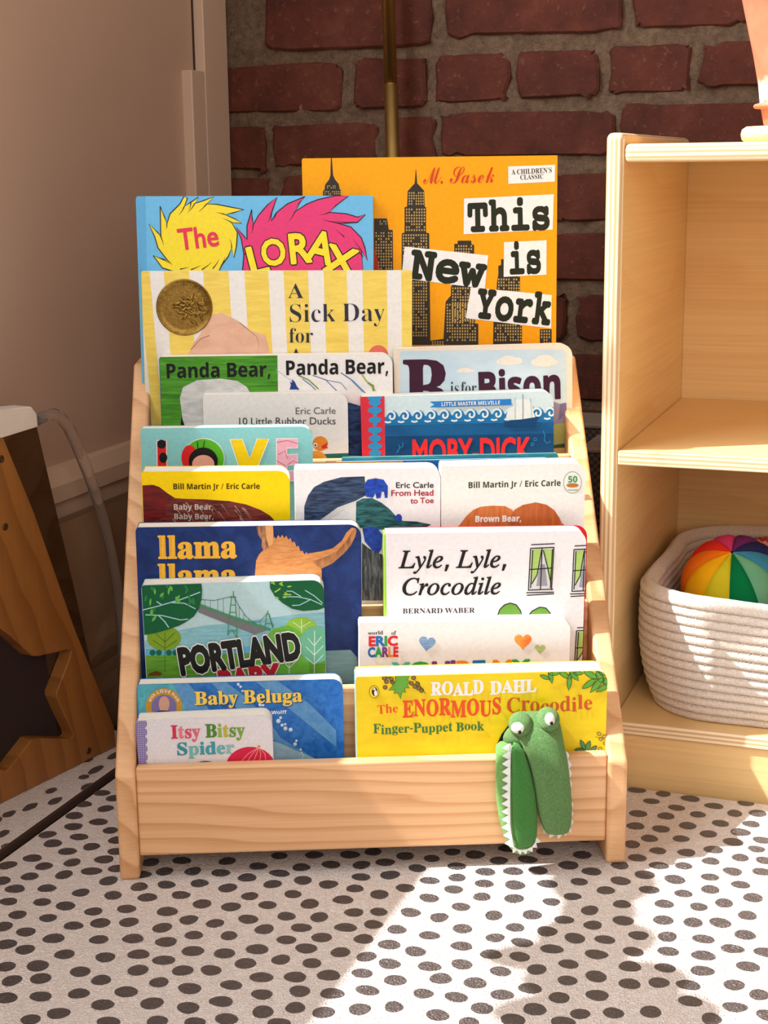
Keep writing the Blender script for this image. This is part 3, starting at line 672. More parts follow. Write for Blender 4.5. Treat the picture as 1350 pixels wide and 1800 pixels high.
(2, 114, 287, [18,0,18,16,45,26,52,56,52,267,46,285,20,293,21,310,146,310,146,252,187,301,218,316,250,317,275,304,283,293,289,266,284,243,260,224,229,226,202,255,189,260,171,252,155,228,149,192,150,42,159,25,197,16,197,0]),
(2, 115, 288, [151,-10,73,9,64,7,51,-9,36,-9,36,105,53,105,72,57,87,39,121,17,140,15,168,20,186,35,192,58,188,76,176,92,68,155,45,185,37,220,49,270,65,291,86,306,111,316,141,319,176,314,213,305,230,319,244,319,244,222,228,222,209,262,196,277,166,294,136,295,116,286,106,269,106,249,123,225,229,165,250,136,257,95,254,65,244,39,228,18,206,2,181,-7]),
(2, 116, 228, [124,-9,80,-1,56,26,48,71,48,279,20,279,20,300,88,369,129,424,144,424,144,310,208,310,208,279,144,279,147,59,154,45,168,40,183,44,206,75,222,66,198,24,165,-1]),
(2, 117, 375, [131,-10,103,-7,81,2,65,17,54,38,46,97,45,262,33,289,11,294,11,310,142,310,142,74,151,46,166,37,196,39,228,66,228,248,221,283,189,294,189,310,324,310,325,56,331,39,360,30,360,13,277,3,228,-10,228,40,186,3]),
(2, 119, 435, [122,-10,17,265,6,284,-11,293,-11,310,138,310,138,293,120,289,115,269,167,127,211,235,193,283,185,292,168,295,168,310,323,310,323,293,299,285,296,274,336,141,386,270,380,289,356,295,356,310,445,310,445,295,430,290,416,268,304,-10,289,-10,223,197,140,-10]),
(2, 121, 300, [52,-140,22,-133,1,-113,-7,-84,-2,-62,24,-41,56,-44,73,-65,75,-94,86,-99,94,-96,125,-55,140,-5,28,268,15,287,-5,293,-5,310,162,310,162,293,136,289,128,272,185,119,238,270,237,281,229,289,203,293,203,310,300,310,300,293,283,288,265,258,140,-77,107,-122,83,-136]),
(3, 44, 180, [28,-87,61,78,124,78,129,71,114,20,71,-87]),
(3, 67, 471, [218,-10,147,0,117,13,90,30,49,78,36,108,26,179,35,244,61,307,102,365,153,413,227,456,274,470,348,473,430,453,439,455,453,470,467,470,439,332,425,332,426,343,423,383,400,427,381,441,357,450,328,453,300,450,246,430,196,394,154,343,124,281,113,247,105,175,109,129,121,91,140,60,167,37,199,23,236,19,294,28,348,56,399,103,412,91,354,34,323,15,256,-7]),
(3, 76, 449, [-24,0,-21,13,1,15,28,26,45,52,137,392,142,419,136,437,120,447,91,451,94,465,279,465,274,452,241,446,220,429,206,393,125,92,117,41,126,29,148,24,245,25,298,33,318,40,354,65,399,132,412,132,368,0]),
(3, 99, 298, [99,-8,70,-5,46,6,26,23,11,46,-1,109,12,175,34,217,64,255,102,286,133,303,199,316,235,310,249,302,265,280,263,246,243,229,217,231,207,240,205,264,220,288,218,295,197,299,174,296,151,286,110,250,93,225,68,165,61,136,61,83,67,63,89,33,122,23,157,29,192,49,228,82,238,71,193,27,146,1]),
(3, 100, 355, [61,-8,24,1,-1,30,-7,50,-2,119,29,193,80,261,130,300,161,312,192,316,232,306,242,293,275,436,268,451,233,455,236,467,320,483,342,486,343,471,234,44,236,36,250,30,283,53,306,81,317,72,279,27,248,1,217,-8,198,-4,186,7,183,27,201,112,178,75,133,21,110,5], [91,28,115,35,140,55,165,85,199,142,223,204,231,242,231,271,223,289,198,300,154,286,111,244,92,214,62,141,51,78,62,41]),
(3, 101, 287, [89,-7,62,-4,39,6,21,21,7,42,-1,68,-4,99,2,143,31,210,81,268,132,302,164,313,195,316,229,310,251,293,258,266,252,239,236,213,208,189,170,169,121,153,61,142,56,98,63,58,84,34,119,26,151,32,185,50,221,81,231,71,209,47,165,12,116,-5], [64,158,140,180,168,199,188,221,200,245,204,271,201,286,193,295,180,298,151,290,108,250,83,208]),
(3, 105, 177, [122,394,98,404,88,428,98,452,122,463,147,452,157,428,147,403], [33,-8,15,-4,4,8,0,36,60,264,50,282,17,287,20,299,77,307,124,316,131,306,63,79,59,41,72,32,87,38,130,84,140,74,102,28,67,1]),
(3, 108, 173, [32,-7,14,-3,2,8,0,43,101,433,92,453,58,459,60,471,115,478,163,487,171,481,56,50,57,41,68,34,100,55,122,82,133,72,77,12]),
(3, 111, 351, [105,-8,75,-5,48,5,26,22,9,44,-1,71,-4,102,4,153,27,203,82,267,152,308,201,316,234,313,261,303,283,286,300,264,310,237,314,206,307,161,275,94,224,37,171,6], [113,11,149,21,182,47,211,85,243,155,255,226,248,267,229,291,197,299,176,295,132,268,94,216,66,149,56,83,62,44,82,20]),
(3, 114, 224, [-13,0,56,259,47,279,13,284,15,297,113,316,125,312,89,179,137,255,177,301,208,316,223,312,236,292,232,261,219,246,200,240,180,248,170,268,118,199,75,110,41,0]),
(3, 121, 270, [-44,-153,-61,-150,-73,-140,-77,-125,-69,-106,-48,-98,-17,-108,2,-104,79,-7,29,244,11,276,-24,287,-22,299,54,316,62,316,69,310,85,258,123,57,193,174,215,221,215,244,187,273,188,302,199,312,214,316,232,311,245,296,249,273,245,241,231,203,162,80,70,-55,8,-125,-19,-146]),
(4, 46, 180, [89,-9,60,1,54,10,48,36,50,51,60,71,89,81,119,71,130,51,132,36,126,10,119,1]),
(4, 77, 543, [41,-5,5,3,-18,26,-24,41,-25,71,-10,104,8,119,28,127,62,124,75,113,80,94,76,77,63,67,24,54,13,35,22,20,36,13,61,15,78,25,129,81,231,239,290,317,369,402,399,420,414,415,413,391,317,166,289,77,362,204,458,334,546,415,567,419,575,410,433,64,425,28,428,22,440,23,467,39,630,177,644,182,660,179,513,47,457,8,412,-5,398,-3,374,13,360,41,359,60,374,128,427,229,510,365,453,299,389,211,288,29,269,4,248,-3,237,-1,219,16,210,46,211,84,226,135,254,198,338,345,249,232,156,87,113,30,91,11,67,-1]),
(4, 83, 418, [140,-5,76,5,36,33,26,51,22,73,31,105,55,128,71,134,101,135,130,118,136,100,126,75,112,66,80,62,71,51,78,31,100,19,130,14,155,18,204,50,227,78,269,160,207,177,184,194,166,215,155,239,152,266,164,316,202,363,258,398,310,414,382,419,408,415,412,408,406,400,355,398,311,387,273,366,228,321,210,286,204,248,213,211,238,187,277,177,307,242,364,326,427,387,469,412,508,420,524,418,550,404,564,379,566,364,556,321,524,275,476,231,377,177,342,111,294,57,236,18,205,6], [383,199,421,223,472,268,498,300,523,347,528,372,525,388,517,398,504,401,485,395,466,379,423,311]),
(4, 97, 355, [210,-5,180,7,167,40,141,16,113,1,65,-2,35,12,24,25,16,58,32,109,57,143,90,172,128,193,168,205,210,204,226,194,234,177,247,204,322,207,241,37,244,31,257,33,311,75,324,62,262,12], [97,12,128,24,146,40,180,83,210,133,220,164,213,181,197,188,171,176,130,132,96,76,82,27]),
(4, 101, 276, [101,-5,55,5,37,16,14,48,11,66,19,98,54,145,88,173,126,194,182,207,212,201,233,185,240,162,232,135,191,100,148,82,97,69,85,30,95,17,125,17,185,41,228,75,240,62,170,12], [104,86,133,93,171,119,193,154,193,177,182,186,159,173,131,136]),
(4, 107, 365, [13,-5,104,165,55,113,42,127,78,164,140,241,221,385,301,394,95,1], [218,-5,189,6,177,33,182,57,209,102,208,110,173,113,169,128,215,141,256,191,284,206,308,206,326,198,335,183,332,158,313,143,290,145,276,158,281,178,275,180,231,129,260,112,270,95,264,40,277,43,312,75,325,62,265,11]),
(4, 115, 235, [206,71,150,21,108,0,48,-4,20,9,11,19,4,42,13,65,27,73,51,70,63,54,60,35,50,25,35,23,39,18,52,14,67,18,80,30,101,77,109,148,107,169,48,113,36,127,113,199,127,219,146,225,152,216,140,186,163,149,176,98,174,81,161,55,193,84]),
(5, 78, 404, [316,-5,299,-3,292,5,113,314,113,46,179,42,186,31,186,14,178,4,148,0,51,0,38,3,30,10,31,38,41,44,66,46,66,342,17,350,11,365,16,381,32,387,68,389,107,388,124,382,298,83,298,342,243,344,232,352,229,374,237,385,264,389,358,389,371,386,379,378,381,357,374,347,344,342,344,11,338,-3]),
(5, 84, 404, [110,0,90,10,88,31,94,42,176,46,176,342,82,342,75,226,64,219,40,221,33,230,31,244,35,366,38,379,46,386,345,389,366,379,369,366,373,242,371,229,364,221,351,218,334,222,328,233,322,342,228,342,228,46,305,44,314,36,314,10,294,0]),
(5, 89, 404, [122,0,91,8,88,32,103,45,175,46,175,155,65,342,33,347,26,357,27,375,35,385,53,388,151,388,170,381,173,365,169,351,157,344,125,342,204,199,287,342,248,347,242,357,244,381,255,387,277,389,351,388,373,381,373,351,363,344,338,342,226,150,226,46,305,43,313,32,310,8,290,0]),
(5, 101, 404, [199,-8,167,-6,112,12,89,27,54,67,36,121,37,183,44,210,72,257,116,291,173,309,236,309,288,292,330,260,345,240,364,193,366,167,360,145,320,136,91,136,107,83,124,63,145,49,172,41,236,42,331,78,348,79,362,69,365,58,358,42,324,19,255,-2], [93,179,306,179,290,225,254,256,231,263,178,263,132,243,114,226]),
(5, 104, 404, [60,0,45,3,36,10,34,24,43,42,79,46,79,382,42,388,34,406,36,419,45,427,60,429,109,429,126,423,128,267,160,291,192,306,224,311,254,308,280,298,302,281,318,258,328,229,332,194,332,46,363,44,373,36,377,24,374,10,365,3,263,0,243,5,237,24,244,42,282,46,280,206,264,241,233,258,213,261,185,256,159,243,140,223,129,197,128,46,166,42,172,32,171,9,156,1]),
(5, 105, 404, [206,365,178,371,172,386,174,433,180,444,190,450,228,447,237,435,239,391,234,373], [81,0,67,3,58,10,58,36,67,44,183,46,183,257,104,259,94,267,94,293,118,303,214,303,230,297,232,46,352,44,360,36,362,15,357,5,336,0]),
(5, 107, 404, [62,0,48,3,39,10,36,24,45,43,93,46,93,382,45,386,36,397,38,419,47,427,61,429,124,429,140,423,142,181,237,260,226,266,216,283,219,294,229,301,333,303,347,300,356,293,359,281,349,262,309,255,284,245,208,181,331,46,380,42,385,31,383,10,375,3,360,0,256,2,247,9,247,31,269,46,172,152,142,126,142,29,137,7,123,0]),
(5, 111, 404, [202,-8,140,1,113,12,69,46,40,93,30,151,40,209,52,234,89,275,140,302,202,311,265,302,315,275,352,234,364,209,373,151,364,93,352,68,315,27,265,1], [202,38,244,44,278,63,303,92,311,110,317,151,311,192,278,240,244,259,202,266,161,259,127,240,94,192,87,151,94,111,113,77,161,44]),
(5, 114, 404, [62,0,48,3,39,10,39,36,48,44,121,46,121,257,65,259,54,267,54,293,77,303,162,301,170,289,170,234,212,277,258,302,327,310,356,299,371,280,372,261,357,242,338,239,287,258,251,249,212,224,170,182,170,46,293,44,301,36,304,24,298,5,277,0]),
(5, 115, 404, [83,-8,69,-5,61,6,58,24,58,82,61,97,69,106,92,106,124,62,162,42,186,37,212,35,254,41,280,60,289,86,281,113,257,125,156,132,122,139,95,152,75,170,64,192,60,220,63,246,74,268,92,286,117,300,148,309,211,310,269,297,281,302,303,310,315,306,323,295,325,238,323,220,315,209,295,208,248,251,216,265,179,270,141,264,128,256,112,234,112,209,118,199,136,189,254,178,298,167,315,157,328,144,342,111,340,63,329,40,311,20,285,5,254,-4,185,-6,116,7]),
(5, 119, 404, [130,-11,114,-8,102,8,23,257,6,259,-3,266,-3,293,19,303,116,302,133,295,135,271,128,261,75,257,131,60,180,215,189,223,210,224,222,218,230,205,274,60,329,257,277,261,269,271,271,294,287,302,385,303,403,293,402,266,393,259,377,257,303,11,297,-2,275,-11,259,-8,250,1,199,167,158,11,143,-9]),
]
def _area(P): return sum(P[i][0] * P[(i + 1) % len(P)][1] - P[(i + 1) % len(P)][0] * P[i][1] for i in range(len(P))) / 2
def _inside(p, P):
    c = False
    j = len(P) - 1
    for i in range(len(P)):
        if (P[i][1] > p[1]) != (P[j][1] > p[1]) and p[0] < (P[j][0] - P[i][0]) * (p[1] - P[i][1]) / (P[j][1] - P[i][1]) + P[i][0]: c = not c
        j = i
    return c
GLYPH = {}
for rec in _GD:
    loops = [[(q[i] / 1000, q[i + 1] / 1000) for i in range(0, len(q), 2)] for q in rec[3:]]
    groups = []
    for i, L in enumerate(loops):
        depth = sum(1 for j, M_ in enumerate(loops) if j != i and all(_inside(q, M_) for q in L))
        if (depth % 2 == 0) != (_area(L) > 0): L.reverse()
        loops[i] = L
        if depth % 2 == 0: groups.append([L])
    for i, L in enumerate(loops):
        if _area(L) < 0:
            for g in groups:
                if all(_inside(q, g[0]) for q in L):
                    g.append(L)
                    break
    GLYPH['sgbicm'[rec[0]], chr(rec[1])] = (rec[2] / 1000, groups)
CAPREF = {'s': 'B', 'g': 'E', 'b': 'B', 'i': 'L', 'c': 'M', 'm': 'T'}
CAPH = {k: max(p[1] for g in GLYPH[k, c][1] for p in g[0]) for k, c in CAPREF.items()}
def _fatten(L, d):
    if not d: return L
    n = len(L)
    out = []
    for i in range(n):
        a, b, c = Vector(L[i - 1]), Vector(L[i]), Vector(L[(i + 1) % n])
        e1, e2 = b - a, c - b
        if e1.length < 1e-9 or e2.length < 1e-9:
            out.append(L[i])
            continue
        n1 = Vector((e1.y, -e1.x)).normalized()
        n2 = Vector((e2.y, -e2.x)).normalized()
        k = n1 + n2
        if k.length < .3: k = n1
        else: k = k / max(.5, k.length_squared / 2)
        q = b + k * d
        out.append((q.x, q.y))
    return out

# ------------------------------------------------------------------ books
PAPER = PL('page_board', (243, 238, 228), 0.6, 0.3, var=0.03, nscale=60)
def clip_convex(P, C_):
    for i in range(len(C_)):
        a, b = C_[i], C_[(i + 1) % len(C_)]
        ex, ey = b[0] - a[0], b[1] - a[1]
        out = []
        n = len(P)
        for j in range(n):
            p, q = P[j], P[(j + 1) % n]
            dp = ex * (p[1] - a[1]) - ey * (p[0] - a[0])
            dq = ex * (q[1] - a[1]) - ey * (q[0] - a[0])
            if dp >= 0: out.append(p)
            if (dp > 0 > dq) or (dp < 0 < dq):
                t = dp / (dp - dq)
                out.append((p[0] + (q[0] - p[0]) * t, p[1] + (q[1] - p[1]) * t))
        P = out
        if len(P) < 3: return []
    return P
class Book:
    def __init__(s, label, TL, TR, y0, tier, lean, t, base, rtl=.0012, rtr=.009, pages=5, hard=False, crop=(0, 0, 1), spine=None, back=None, bshift=0.0, yaw=0.0, group='picture books in the bookcase'):
        zf = FLOORZ[tier]
        a = R(lean)
        s1 = (S1 * math.cos(R(yaw)) + S2 * math.sin(R(yaw)))
        s2 = (S2 * math.cos(R(yaw)) - S1 * math.sin(R(yaw)))
        v = s2 * math.sin(a) + ZV * math.cos(a)
        n = -s2 * math.cos(a) + ZV * math.sin(a)
        P0 = WS(.21, y0, zf)
        tl, tr = hit(*TL, n, P0), hit(*TR, n, P0)
        u = (tr - tl).normalized()
        v = n.cross(u).normalized()
        s.w = (tr - tl).length
        s.h = (min(tl.z, tr.z) - zf) / v.z
        org = tl - v * s.h
        s.low = min(org.z, (org + u * s.w).z)
        org = org + v * ((zf - s.low) / v.z)
        s.h = (tl - org).dot(v)
        s.n, s.u, s.v, s.o, s.t = n, u, v, org, t
        M = Matrix((u, v, n)).transposed().to_4x4()
        M.translation = org
        s.M, s.Mi = M, M.inverted()
        s.root = thing('picture_book', label, 'book', M, group)
        s.crop = crop
        s.mats, s.faces = [base], []
        def rr(r1, r2, r3, ins=0.0):
            w, h = s.w, s.h
            P = []
            for cx, cy, r, a0 in ((w, 0, r3, -90), (w, h, r2, 0), (0, h, r1, 90), (0, 0, .0008, 180)):
                sx = -1 if cx > 0 else 1
                sy = -1 if cy > 0 else 1
                r = max(r, .0004)
                for k in range(7):
                    g = R(a0 + 90 * k / 6)
                    P.append((cx + sx * (r + ins) + r * math.cos(g), cy + sy * (r + ins) + r * math.sin(g)))
            return P
        s.outline = rr(rtl, rtr, rtr)
        ct = .0022 if hard else .0011
        s.ct = ct
        s.rr = rr
        # page block: separate leaves
        bm = bmesh.new()
        z0, z1 = -t + ct, -ct
        ins = .0028 if hard else .0003
        pr = [(max(x, .001), min(y, s.h - (ins if hard else .0002))) for x, y in rr(rtl, max(rtr - .001, .0005), rtr, ins)]
        np_ = 1 if hard else pages
        for i in range(np_):
            a0 = z0 + (z1 - z0) * i / np_
            a1 = z0 + (z1 - z0) * (i + 1) / np_
            g = 0.00012 if np_ > 1 else 0
            k = 0 if i % 2 == 0 else .00025
            prism(bm, [(x, y - k, a0 + g) for x, y in pr], (0, 0, a1 - a0 - 2 * g))
        link('page_block', bm, PAPER if not hard else PL('trimmed_pages', (236, 226, 205), .7, .2), s.root)
        bm = bmesh.new()
        prism(bm, [(x + bshift, y, -t) for x, y in s.outline], (0, 0, ct))
        link('back_cover', bm, back or base, s.root)
        bm = bmesh.new()
        box(bm, (-.0006, 0.0004, -t + .0002), (.0009, s.h - .0006 - rtl, -.0002), .0004)
        link('spine', bm, spine or base, s.root)
    def L(s, p):
        x0, y0, k = s.crop
        q = s.Mi @ hit(x0 + p[0] / k, y0 + p[1] / k, s.n, s.o)
        return (q.x, q.y)
    def _mi(s, m):
        if m not in s.mats: s.mats.append(m)
        return s.mats.index(m)
    def add(s, loops, m, layer=1):
        if not loops or len(loops[0]) < 3: return
        mi = s._mi(m)
        flat = [p for L in loops for p in L]
        tri = tessellate_polygon([[Vector((x, y, 0)) for x, y in L] for L in loops])
        s.seq = getattr(s, 'seq', 0) + 1
        z = layer * 1.2e-4 + (s.seq % 220) * 5e-7
        for t in tri:
            P = [flat[i] for i in t]
            if _area(P) < 0: P.reverse()
            if abs(_area(P)) < 1e-12: continue
            P = clip_convex(P, s.outline)
            if len(P) >= 3: s.faces.append(([(x, y, z) for x, y in P], mi))
    def poly(s, pts, m, layer=1, line=None, lw=2.0):
        s.add([[s.L(p) for p in pts]], m, layer)
        if line: s.stroke(list(pts) + [pts[0]], lw, line, layer + 1)
    def ell(s, c, rx, ry, m, layer=1, ang=0.0, n=26, line=None, lw=2.0, a0=0, a1=360):
        ca, sa = math.cos(R(ang)), math.sin(R(ang))
        pts = []
        full = a1 - a0 >= 360
        for k in range(n + (0 if full else 1)):
            g = R(a0 + (a1 - a0) * k / n)
            x, y = rx * math.cos(g), ry * math.sin(g)
            pts.append((c[0] + x * ca - y * sa, c[1] + x * sa + y * ca))
        if m: s.add([[s.L(p) for p in pts]], m, layer)
        if line: s.stroke(pts + [pts[0]] if full else pts, lw, line, layer + 1)
        return pts
    def ring(s, c, rx, ry, wd, m, layer=1, ang=0.0):
        o = [s.L(p) for p in s.ell(c, rx, ry, None, ang=ang)]
        i = [s.L(p) for p in s.ell(c, rx - wd, ry - wd, None, ang=ang)]
        s.add([o, i[::-1]], m, layer)
    def stroke(s, pts, wd, m, layer=1, taper=False):
        P = [Vector(s.L(p)) for p in pts]
        hw = wd / s.crop[2] * s.pxl() / 2
        n = len(P)
        W = [hw * (1 - (i / (n - 1)) * .85) if taper else hw for i in range(n)]
        nr = []
        for i in range(n):
            d = P[min(i + 1, n - 1)] - P[max(i - 1, 0)]
            nr.append(Vector((-d.y, d.x)).normalized() if d.length > 1e-9 else Vector((0, 1)))
        for i in range(n - 1):
            a, b = P[i], P[i + 1]
            q = [a + nr[i] * W[i], a - nr[i] * W[i], b - nr[i + 1] * W[i + 1], b + nr[i + 1] * W[i + 1]]
            for T in ((0, 1, 2), (0, 2, 3)):
                s.add([[(q[k].x, q[k].y) for k in T]], m, layer)
    def pxl(s):
        a, b = s.L((100, 100)), s.L((200, 100))
        return math.hypot(a[0] - b[0], a[1] - b[1]) / 100 * s.crop[2]
    def text(s, f, txt, p0, p1, cap, m, bold=0.0, layer=3, slant=0.0, jitter=0.0, under=None, ubold=0.0, track=0.0):
        A, B = Vector(s.L(p0)), Vector(s.L(p1))
        adv = [({'g': .25, 's': .19}.get(f, .17) if c == ' ' else GLYPH[f, c][0]) + track for c in txt]
        tot = sum(adv) - track
        d = B - A
        sx = d.length / tot
        e = d.normalized()
        up = Vector((-e.y, e.x))
        kpx = d.length / math.hypot(p1[0] - p0[0], p1[1] - p0[1])
        sy = cap * kpx / CAPH[f]
        x = 0.0
        jr = random.Random(txt)
        for i, c in enumerate(txt):
            if c != ' ':
                mm = m[i % len(m)] if isinstance(m, list) else m
                jy = jr.uniform(-1, 1) * jitter * cap * kpx
                js = 1 + jr.uniform(-.5, 1) * jitter
                for lay, mt, bd in (((layer, under, bold + ubold),) if under else ()) + ((layer + (1 if under else 0), mm, bold),):
                    for g in GLYPH[f, c][1]:
                        loops = []
                        T_ = lambda px, py: A + e * ((x + px) * sx + py * slant * sx) + up * (py * sy * js + jy)
                        for Lp in g:
                            Q = _fatten(Lp, bd) if bd < 0 else Lp
                            loops.append([tuple(T_(*q)) for q in Q])
                            if bd > 0:      # heavier weight: a band along the outline
                                F_ = _fatten(Lp, bd)
                                for i2 in range(len(Lp)):
                                    a_, b_ = Vector(Lp[i2]), Vector(Lp[(i2 + 1) % len(Lp)])
                                    d_ = b_ - a_
                                    if d_.length < 1e-6: continue
                                    o_ = Vector((d_.y, -d_.x)).normalized() * bd
                                    t_ = d_.normalized() * bd * .5
                                    z_ = lay
                                    quad = [a_ - t_, a_ + o_ - t_, b_ + o_ + t_, b_ + t_]
                                    s.add([[tuple(T_(q.x, q.y)) for q in quad]], mt, z_)
                        s.add(loops, mt, lay)
            x += adv[i]
    def done(s):
        bm = bmesh.new()
        prism(bm, [(x, y, -s.ct) for x, y in s.outline], (0, 0, s.ct))
        for P, mi in s.faces:
            try: bm.faces.new([bm.verts.new(p) for p in P]).material_index = mi
            except ValueError: pass
        s.cover = link('front_cover', bm, s.mats, s.root)
        return s
BLACK = PR(30, 28, 32)
WHITE = PR(240, 238, 236)

# ---- back row -------------------------------------------------------------
Y5 = .2125
def off(d, lean): return d / math.cos(R(lean))
LE5 = 1.5
# orange city book
ny = Book('tall orange picture book with dark skyscrapers and white title strips, at the back', (531.5, 278.5), (980, 273), Y5 + off(.0595, LE5), 4, LE5, .010, PR(250, 168, 14), .0004, .0004, hard=True, crop=(500, 260, 2.7))
DK, WN = PR(56, 50, 44), PR(205, 170, 96)
def tower(pts, wins):
    ny.poly(pts, DK, 1)
    for (x0, y0, x1, y1, sx, sy) in wins:
        y = y0
        while y < y1:
            x = x0
            while x < x1:
                if rng.random() < .86: ny.poly([(x, y), (x + sx * .5, y), (x + sx * .5, y + sy * .58), (x, y + sy * .58)], WN, 2)
                x += sx
            y += sy
tower([(220, 48), (225, 48), (231, 130), (240, 150), (258, 172), (262, 195), (268, 200), (268, 245), (183, 245), (183, 205), (190, 198), (193, 175), (212, 150), (218, 130)], [(190, 205, 264, 222, 9, 10), (202, 178, 250, 192, 9, 9)])
tower([(585, 205), (618, 168), (623, 102), (625, 102), (630, 168), (663, 203), (666, 278), (672, 282), (672, 402), (687, 405), (690, 650), (693, 935), (553, 935), (557, 405), (570, 402), (570, 282), (582, 278)], [(590, 210, 660, 275, 11, 13), (577, 288, 668, 398, 12, 14), (562, 410, 682, 900, 12, 14)])
tower([(425, 335), (487, 335), (495, 388), (514, 390), (516, 640), (425, 640)], [(432, 400, 508, 620, 12, 14), (452, 345, 482, 362, 9, 12)])
tower([(822, 440), (886, 440), (888, 458), (900, 460), (902, 700), (906, 832), (920, 835), (920, 935), (753, 935), (765, 730), (790, 700), (790, 660), (806, 640), (806, 455), (822, 455)], [(812, 462, 896, 640, 12, 14), (796, 662, 896, 830, 12, 14), (770, 740, 914, 920, 12, 14)])
tower([(1028, 528), (1040, 528), (1040, 600), (1118, 612), (1118, 800), (1127, 830), (1127, 935), (990, 935), (992, 830), (1005, 800), (1008, 640), (1015, 600), (1015, 560), (1028, 555)], [(1014, 620, 1112, 800, 12, 14), (998, 838, 1120, 920, 12, 14)])
tower([(1212, 860), (1268, 860), (1268, 935), (1212, 935)], [(1218, 866, 1264, 925, 12, 14)])
tower([(690, 915), (765, 905), (765, 935), (690, 935)], [(700, 918, 750, 930, 12, 10)])
ny.poly([(425, 470), (445, 540), (445, 575), (425, 575)], PR(205, 45, 35), 2)
for q in ([(1062, 88), (1284, 80), (1283, 160), (1062, 171)], [(852, 240), (1278, 220), (1273, 388), (850, 410)], [(1042, 447), (1244, 438), (1243, 602), (1040, 612)], [(570, 468), (967, 510), (951, 668), (555, 618)], [(885, 662), (1268, 698), (1266, 857), (860, 808)]):
    ny.poly(q, PR(243, 243, 243), 3)
INK = PR(38, 42, 28)
ny.text('b', "A CHILDREN'S", (1078, 127), (1270, 117), 23, INK, layer=4)
ny.text('b', 'CLASSIC', (1118, 151), (1230, 146), 21, INK, layer=4)
ny.text('m', 'This', (868, 394), (1268, 381), 122, INK, .024, 4)
ny.text('m', 'is', (1062, 595), (1225, 588), 122, INK, .024, 4)
ny.text('m', 'New', (592, 612), (942, 656), 122, INK, .026, 4)
ny.text('m', 'York', (905, 800), (1258, 836), 125, INK, .026, 4)
ny.text('c', 'M. Sasek', (662, 172), (1000, 165), 78, PR(212, 62, 34), -.004, 4)
ny.done()
# tufted blue hardback
lo = Book('sky blue hardback with a yellow and a pink tuft behind the title letters', (239.5, 345), (655.5, 343.5), Y5 + off(.0465, LE5), 4, LE5, .012, PR(112, 190, 236), .0015, .0012, hard=True, crop=(220, 320, 2.596))
lo.poly([(48, 60), (92, 60), (98, 410), (60, 410)], PR(98, 174, 222), 1)
OUT = PR(40, 30, 40)
lo.poly([(250, 100), (268, 66), (284, 72), (270, 112), (300, 92), (335, 68), (318, 98), (360, 84), (405, 67), (372, 100), (420, 102), (470, 112), (541, 126), (492, 140), (455, 148), (500, 168), (532, 188), (485, 184), (512, 230), (508, 290), (496, 345), (486, 300), (470, 340), (440, 380), (425, 410), (230, 410), (170, 392), (128, 335), (165, 350), (192, 356), (150, 300), (135, 250), (108, 190), (150, 232), (163, 250), (160, 110), (180, 160), (190, 192), (205, 145)], PR(246, 224, 60), 2, OUT, 4.6)
for a, b in (((270, 112), (245, 150)), ((318, 98), (285, 140)), ((372, 100), (335, 135)), ((455, 148), (415, 138)), ((485, 184), (445, 165)), ((486, 300), (478, 260)), ((192, 356), (215, 380)), ((165, 350), (205, 372)), ((300, 92), (290, 128)), ((440, 380), (455, 340)), ((400, 395), (430, 350)), ((350, 400), (395, 365)), ((163, 250), (175, 290)), ((190, 192), (186, 215)), ((300, 400), (345, 380)), ((250, 398), (290, 388))):
    lo.stroke([a, ((a[0] + b[0]) / 2 + 3, (a[1] + b[1]) / 2), b], 5.0, OUT, 3, True)
lo.text('g', 'The', (248, 310), (432, 289), 92, PR(228, 62, 92), .02, 4)
lo.poly([(535, 410), (542, 330), (530, 260), (506, 204), (545, 250), (556, 262), (556, 200), (578, 125), (580, 170), (584, 196), (610, 150), (650, 104), (692, 70), (668, 140), (665, 180), (690, 140), (740, 100), (820, 66), (795, 95), (775, 135), (830, 100), (880, 80), (960, 62), (1018, 64), (960, 108), (932, 138), (1010, 145), (1060, 160), (1096, 148), (1060, 184), (1000, 188), (950, 182), (1030, 205), (1078, 255), (1094, 300), (1105, 358), (1078, 312), (1085, 410)], PR(228, 66, 124), 2, OUT, 4.6)
for a, b in (((668, 140), (650, 185)), ((775, 135), (745, 180)), ((932, 138), (885, 150)), ((1060, 184), (960, 178)), ((584, 196), (575, 235)), ((1078, 312), (1040, 260)), ((1085, 340), (1050, 300)), ((545, 330), (560, 300)), ((690, 140), (672, 175)), ((950, 182), (900, 170)), ((1000, 250), (960, 215))):
    lo.stroke([a, ((a[0] + b[0]) / 2 + 2, (a[1] + b[1]) / 2 + 3), b], 5.0, OUT, 3, True)
YL = PR(250, 228, 60)
for ch, p0, p1, cap in (('L', (572, 430), (660, 408), 125), ('O', (628, 385), (742, 368), 112), ('R', (748, 372), (850, 362), 128), ('A', (822, 352), (935, 378), 135), ('X', (905, 400), (1040, 432), 118)):
    lo.text('g', ch, p0, p1, cap, YL, .03, 4, under=OUT, ubold=.028)
lo.done()
